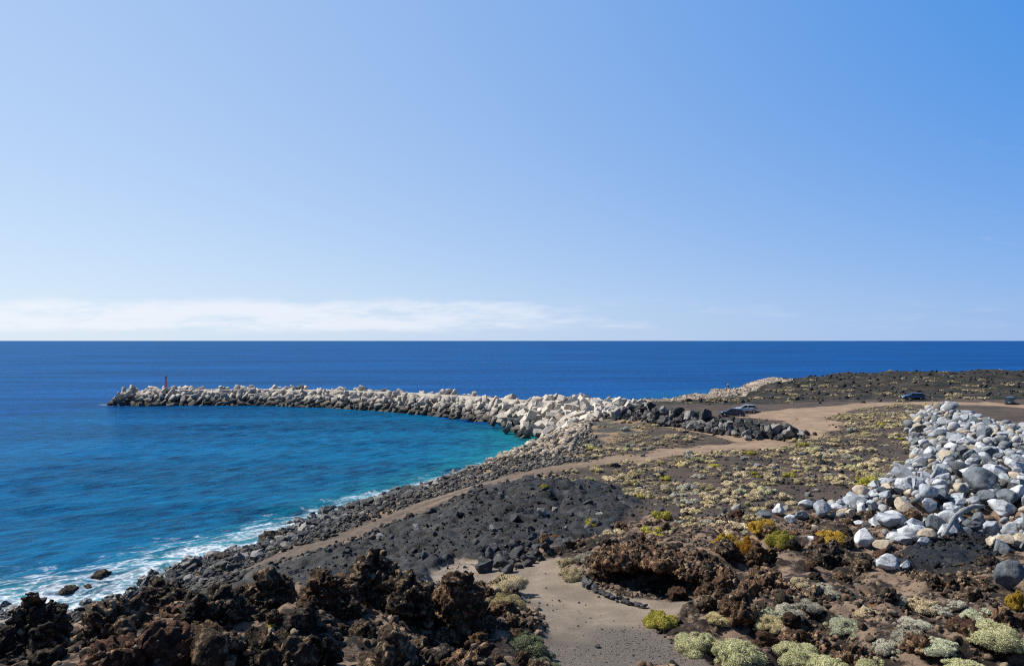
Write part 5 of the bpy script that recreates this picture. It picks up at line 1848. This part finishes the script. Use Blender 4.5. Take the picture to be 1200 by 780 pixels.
SHR = [
    (596, 694, 56, 32, 'straw', 'pale straw shrub at the left edge of the sand, below the loose black stones'),
    (590, 718, 54, 40, 'olive', 'yellowish pale shrub hard against the rust brown lava tower'),
    (616, 768, 72, 46, 'dark_green', 'dark green shrub in the tower shadow at the sand edge'),
    (637, 790, 42, 22, 'dark_green', 'dark green shrub at the lower edge below its larger neighbour'),
    (672, 680, 40, 22, 'straw', 'straw coloured shrub at the upper end of the curved stone row'),
    (664, 664, 30, 18, 'straw', 'low dry shrub spreading behind the straw coloured one near the stone row'),
    (690, 660, 34, 14, 'ash', 'greyish dry shrub on the left shoulder of the overhang'),
    (777, 736, 38, 28, 'lime', 'round yellow green shrub alone on the sand right of the stone row'),
    (807, 676, 33, 18, 'green', 'pale green flat topped shrub on the rock right of the cave'),
    (822, 766, 54, 32, 'green', 'pale green shrub at the right sand edge, left of the largest one'),
    (876, 788, 70, 42, 'green', 'largest pale green shrub with grey stems at the lower edge'),
    (850, 770, 30, 22, 'olive', 'olive shrub squeezed between the two biggest pale green ones'),
    (903, 745, 40, 24, 'olive', 'olive shrub above the largest pale green one, left of the brown lava mass'),
    (928, 728, 30, 24, 'ash', 'ash grey shrub behind the brown lava mass'),
    (908, 722, 26, 18, 'grey_green', 'small grey green cushion left of the ash grey shrub'),
    (930, 704, 28, 14, 'ash', 'pale cushion shrub on tan soil above the ash grey shrub'),
    (970, 702, 34, 18, 'ash', 'whitish cushion shrub on tan soil in the middle of the rough ground'),
    (997, 744, 44, 24, 'grey_green', 'grey green shrub right of the brown lava mass'),
    (1076, 736, 34, 22, 'ash', 'ash coloured upright shrub below the black stump'),
    (1072, 756, 36, 26, 'ash', 'taller ash coloured shrub in front of the upright one'),
    (1048, 768, 34, 24, 'ash', 'twiggy grey shrub with bare stems'),
    (1088, 718, 36, 16, 'straw', 'low straw cushion right of the black stump'),
    (1108, 722, 22, 12, 'ash', 'small ash grey cushion next to the low straw cushion'),
    (1155, 733, 52, 38, 'grey_green', 'bushy grey green shrub below the round grey boulder'),
    (1178, 772, 64, 36, 'green', 'broad pale green shrub near the lower right corner'),
    (1145, 790, 54, 30, 'green', 'pale green shrub in front of the broad corner one'),
    (985, 792, 60, 26, 'green', 'pale green shrub at the lower edge, right one below the brown lava mass'),
    (940, 790, 56, 24, 'green', 'pale green shrub at the lower edge, left one below the brown lava mass'),
    (950, 722, 30, 20, 'ash', 'ash grey shrub touching the brown lava mass from behind'),
    (1020, 722, 26, 14, 'straw', 'small straw cushion left of the black stump'),
    (1105, 778, 44, 28, 'grey_green', 'grey green shrub at the lower edge between the twiggy grey one and the corner pair'),
    (1128, 716, 24, 14, 'ash', 'little ash shrub left of the bushy grey green one'),
    (846, 742, 34, 22, 'olive', 'olive shrub at the foot of the clinker mound'),
    (1030, 792, 50, 26, 'green', 'pale green shrub at the lower edge below the knobbly brown rock'),
    (1062, 712, 22, 12, 'ash', 'tiny pale cushion behind the black stump'),
    (940, 690, 26, 12, 'straw', 'dry straw cushion near the broken lava hummock'),
    (1196, 718, 22, 26, 'gold', 'yellow shrub cut by the right border below the round boulder'),
    (856, 638, 34, 26, 'gold', 'golden shrub left of the two golden ones by the boulder row'),
    (898, 628, 38, 26, 'gold', 'golden shrub directly in front of the short boulder row'),
    (920, 641, 36, 28, 'lime', 'yellow green shrub right of the golden one by the boulder row'),
    (979, 642, 38, 26, 'gold', 'golden shrub crowning the black lava ledge'),
    (880, 652, 22, 26, 'amber', 'rusty amber shrub on the pointed lava fang'),
    (695, 614, 22, 13, 'lime', 'bright yellow shrub on the edge of the black lava field'),
    (652, 629, 14, 6, 'amber', 'small orange shrub among stones below the black lava field'),
    (318, 738, 18, 12, 'lime', 'yellow tuft growing on the clinker ridge'),
    (638, 573, 14, 6, 'lime', 'flat lime green shrub at the dark lava lobe'),
    (690, 524, 15, 8, 'green', 'green shrub by the road on the dark mound, left of the straw ones'),
    (1022, 570, 34, 15, 'lime', 'wide yellow green shrub beside the boulder heap edge'),
    (1088, 476, 12, 8, 'olive', 'olive bush at the heap tip beside the marker post'),
    (672, 564, 12, 9, 'green', 'green shrub just below the road, left one'),
    (692, 562, 12, 7, 'green', 'green shrub just below the road, right one'),
    (1008, 540, 12, 9, 'green', 'fresh green shrub alone on bare dark soil beside the heap'),
]
for px, pyb, w, h, c, lab in SHR:
    shrub('shrub', px, pyb, w, h, c, lab)

# --- the field of cushion shrubs
rng = np.random.default_rng(81)
AREAS = [  # photo polygon, spots tried, name, clumping
    ([(640, 548), (700, 536), (820, 532), (905, 526), (960, 507), (1010, 510), (1066, 512), (1072, 548), (1010, 575), (965, 592), (890, 612), (860, 640), (800, 640), (722, 634), (690, 612), (700, 590), (665, 572)], 6500, 'field'),
    ([(955, 505), (962, 490), (1000, 480), (1060, 476), (1078, 482), (1066, 505), (1010, 508)], 1500, 'loop'),
    ([(672, 530), (700, 520), (740, 503), (790, 504), (828, 516), (745, 527), (700, 533)], 700, 'mound'),
    ([(690, 502), (740, 496), (800, 504), (740, 508), (700, 514)], 60, 'mound'),
    ([(700, 640), (760, 622), (830, 632), (900, 632), (880, 650), (800, 640), (740, 648)], 60, 'field'),
]
cand = []
for poly, ntry, zone in AREAS:
    pl = [P(px, py, 6.2 + max(0, py - 530) * 0.012) for px, py in poly]
    xs_, ys_ = [p[0] for p in pl], [p[1] for p in pl]
    x, y = rng.uniform(min(xs_), max(xs_), ntry * 3), rng.uniform(min(ys_), max(ys_), ntry * 3)
    ok = (sdf(x, y, pl) > 0) & (mask_at(m_track, x, y) < .3) & (mask_at(m_heap, x, y) < .2) & (mask_at(m_lava, x, y) < .5) & (mask_at(m_sand, x, y) < .3)
    x, y = x[ok][:ntry], y[ok][:ntry]
    dens = fbm(np.c_[x / 9, y / 9, np.zeros(len(x))], 4, 90) * 0.75 + 0.62
    pxx = 600 + x / y * F; pyy = HOR + 13.5 / y * F
    bare = ((pxx > 985) & (pyy > 512) & (pyy < 548)) | ((pyy > 535) & (pxx < 720) & (pyy < 560))
    dens = np.where(bare, dens * 0.12, dens)
    ok = rng.random(len(x)) < dens
    cand += [(a, b_, zone) for a, b_ in zip(x[ok], y[ok])]
idx = rng.permutation(len(cand))
xy = [(cand[i][0], cand[i][1]) for i in idx]; zn = {(cand[i][0], cand[i][1]): cand[i][2] for i in idx}
rad = (.34 + .80 * rng.random(len(xy))**1.5)
spots = poisson(xy, rad, 0.80)
spots.sort(key=lambda t: -t[2] / t[1])
cush, small_V, small_Q, small_T, base = [], [], [], [], 0
for q_, (x, y, r) in enumerate(spots):
    zone = zn[(x, y)]
    c = rng.choice(['straw', 'olive', 'lime', 'ash', 'green'], p=[.52, .25, .04, .12, .07])
    hsc = r * rng.uniform(.7, 1.0)
    if q_ < 262:
        o = link('cushion_shrub', SMALL[rng.integers(8)])
        o.location = (x, y, float(ground(x, y)) - .05)
        o.rotation_euler = (0, 0, rng.uniform(0, 6.28))
        o.scale = (r, r * rng.uniform(.8, 1), hsc)
        own_material(o, FM[c])
        o['category'] = 'shrub'
        px, py = PX(x, y, o.location.z)
        nm = {'straw': 'straw', 'olive': 'olive', 'lime': 'lime green', 'ash': 'grey', 'green': 'pale green'}[c]
        sz_ = 'large' if r > .8 else 'medium' if r > .55 else 'small'
        if zone == 'mound':
            z_ = 'on the dark mound beyond the road'
        elif zone == 'loop':
            z_ = 'inside the bend of the upper road'
        else:
            z_ = ('just below the road' if py < 548 else 'on the far half field' if py < 575 else 'on the near half field' if py < 605 else 'at the near field edge')
            z_ += ' by the lava' if px < 760 else ', middle' if px < 880 else ' towards the heap'
        o['_b'] = f'{sz_} {nm} shrub {z_}'
        cush.append(o)
    else:
        me = SMALL[q_ % 8]
        vv = np.empty(len(me.vertices) * 3); me.vertices.foreach_get('co', vv); vv = vv.reshape(-1, 3)
        tn = np.empty(len(me.vertices)); me.attributes['tone'].data.foreach_get('value', tn)
        nq = me['blades']; vv = vv[:nq * 4]
        pick = np.arange(0, nq, 4)
        W = vv.reshape(nq, 4, 3)[pick]
        ctr = W.mean(1, keepdims=True)
        W = ((W - ctr) * 2.0 + ctr).reshape(-1, 3) * np.array([r, r, hsc]) + np.array([x, y, float(ground(x, y)) - .05])
        small_V.append(W); small_Q.append(np.arange(len(W)).reshape(-1, 4) + base); base += len(W)
        small_T.append(np.repeat(tn[:nq * 4].reshape(nq, 4)[pick, 0] * (.9 if c == 'straw' else .6), 4))
single_out(cush, lambda o: o['_b'], 'cushion shrubs on the open field')
for o in cush:
    del o['_b']
# the far scrub beyond the road joins the smaller cushions as ground cover
fx, fy = sample_mask(far_m * (1 - 0.85 * sstep(YY, 195, 225)), 420, 40, 260, 150, 300, rng)
for q_, (x, y) in enumerate(zip(fx, fy)):
    me = SMALL[q_ % 8]
    vv = np.empty(len(me.vertices) * 3); me.vertices.foreach_get('co', vv); vv = vv.reshape(-1, 3)
    nq = me['blades']; vv = vv[:nq * 4]
    W = vv.reshape(nq, 4, 3)[::12]
    ctr = W.mean(1, keepdims=True)
    r = rng.uniform(.5, 1.4)
    W = ((W - ctr) * 3.2 + ctr).reshape(-1, 3) * np.array([r, r, r * .7]) + np.array([x, y, float(ground(x, y)) - .05])
    small_V.append(W); small_Q.append(np.arange(len(W)).reshape(-1, 4) + base); base += len(W)
    small_T.append(np.full(len(W), rng.random() * 0.7))
o = link('low_scrub', mesh_from('low_scrub', np.concatenate(small_V), np.concatenate(small_Q), FM['straw'], False, {'tone': np.concatenate(small_T)}))
tag(o, kind='stuff')

# ------------------------------------------------------------------ sky, sun, camera
w = bpy.data.worlds.new('World'); sc.world = w; w.use_nodes = True
nt = w.node_tree; nt.nodes.clear()
b = NB(nt)
sky = b.n('ShaderNodeTexSky', sky_type='NISHITA')
sky.sun_disc = False
sky.sun_elevation = SUN_EL
sky.sun_rotation = SUN_AZ
sky.altitude = 20; sky.air_density = 1.0; sky.dust_density = 0.6; sky.ozone_density = 2.2
dirv = b.n('ShaderNodeTexCoord').outputs['Generated']
sp = b.n('ShaderNodeSeparateXYZ'); b.put(sp.inputs[0], dirv)
el_ = b.math('DIVIDE', sp.outputs[2], b.math('MAXIMUM', sp.outputs[1], 0.05))
az_ = b.math('DIVIDE', sp.outputs[0], b.math('MAXIMUM', sp.outputs[1], 0.05))
cv = b.n('ShaderNodeCombineXYZ'); b.put(cv.inputs[0], az_); b.put(cv.inputs[1], b.math('MULTIPLY', el_, 6.0))
cn_ = b.noise(cv.outputs[0], 6.5, 10, 0.68, 0.15)
cov = b.math('MULTIPLY', b.ramp(el_, 0.068, 0.045), b.ramp(el_, 0.004, 0.02))
cov = b.math('MULTIPLY', cov, b.math('MULTIPLY_ADD', b.ramp(az_, -0.2, 0.35), -0.8, 1.0))
cl = b.ramp(b.math('ADD', cn_, b.math('MULTIPLY', cov, 0.22)), 0.52, 0.78)
cl = b.math('MULTIPLY', b.math('MULTIPLY', cl, cov), 0.62)
# a few thin streaks high on the right
cv2 = b.n('ShaderNodeCombineXYZ'); b.put(cv2.inputs[0], az_); b.put(cv2.inputs[1], b.math('MULTIPLY', el_, 3.0))
st2 = b.ramp(b.noise(cv2.outputs[0], 7, 7, .6, .3), .60, .80)
st2 = b.math('MULTIPLY', st2, b.math('MULTIPLY', b.ramp(az_, .55, .75), b.math('MULTIPLY', b.ramp(el_, .08, .14), b.ramp(el_, .34, .24))))
cl = b.math('MAXIMUM', cl, b.math('MULTIPLY', st2, 0.3))
# the clear marine air: deep blue away from the sun, milky towards it and towards the horizon
sund = b.n('ShaderNodeVectorMath', operation='DOT_PRODUCT')
b.put(sund.inputs[0], dirv); sund.inputs[1].default_value = tuple(sun_dir)
hz = b.math('POWER', 2.718, b.math('MULTIPLY', b.math('MAXIMUM', sp.outputs[2], 0.0), -3.0))
fv = b.math('MULTIPLY_ADD', b.math('ADD', sund.outputs['Value'], 0.15), 0.78, b.math('MULTIPLY_ADD', hz, 0.88, -0.54))
fv = b.math('MINIMUM', b.math('MAXIMUM', fv, 0.0), 1.0)
clear = b.mix(fv, (0.50, 2.25, 6.05), (5.55, 6.5, 7.35))
fill_dim = b.math('MULTIPLY_ADD', b.ramp(sp.outputs[2], 0.46, 0.85), -0.62, 1.0)  # unseen sky overhead and behind the camera dimmed to cut fill light
fill_dim = b.math('MULTIPLY', fill_dim, b.math('MULTIPLY_ADD', b.ramp(sp.outputs[1], 0.15, -0.5), -0.45, 1.0))
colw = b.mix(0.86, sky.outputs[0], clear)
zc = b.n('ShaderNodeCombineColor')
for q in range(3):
    b.put(zc.inputs[q], fill_dim)
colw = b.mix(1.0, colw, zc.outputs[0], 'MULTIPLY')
colw = b.mix(cl, colw, (7.0, 7.1, 7.5))
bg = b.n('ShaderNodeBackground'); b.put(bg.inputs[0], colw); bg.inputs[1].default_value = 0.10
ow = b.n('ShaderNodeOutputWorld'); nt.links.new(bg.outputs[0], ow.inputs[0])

sl_ = bpy.data.lights.new('sun', 'SUN'); sl_.energy = 5.0; sl_.angle = math.radians(0.53); sl_.color = (1.0, 0.935, 0.83)
so = bpy.data.objects.new('sun', sl_); COL.objects.link(so)
so.rotation_euler = sun_dir.to_track_quat('Z', 'Y').to_euler()
so.location = (0, 0, 200)

cam = bpy.data.cameras.new('camera')
cam.sensor_width = 36; cam.lens = 36 * F / 1200
cam.shift_y = (HOR - 390) / 1200
cam.clip_start = 0.1; cam.clip_end = 60000
co = bpy.data.objects.new('camera', cam); COL.objects.link(co)
co.location = (0, 0, EYE); co.rotation_euler = (math.radians(90), 0, 0)
sc.camera = co
sc.view_settings.view_transform = 'Standard'; sc.view_settings.look = 'None'
sc.view_settings.exposure = 0.42; sc.view_settings.gamma = 1.0; sc.view_settings.use_curve_mapping = False
sc.cycles.max_bounces = 6; sc.cycles.diffuse_bounces = 2; sc.cycles.glossy_bounces = 2
sc.cycles.use_denoising = False
sc.cycles.filter_width = 1.2
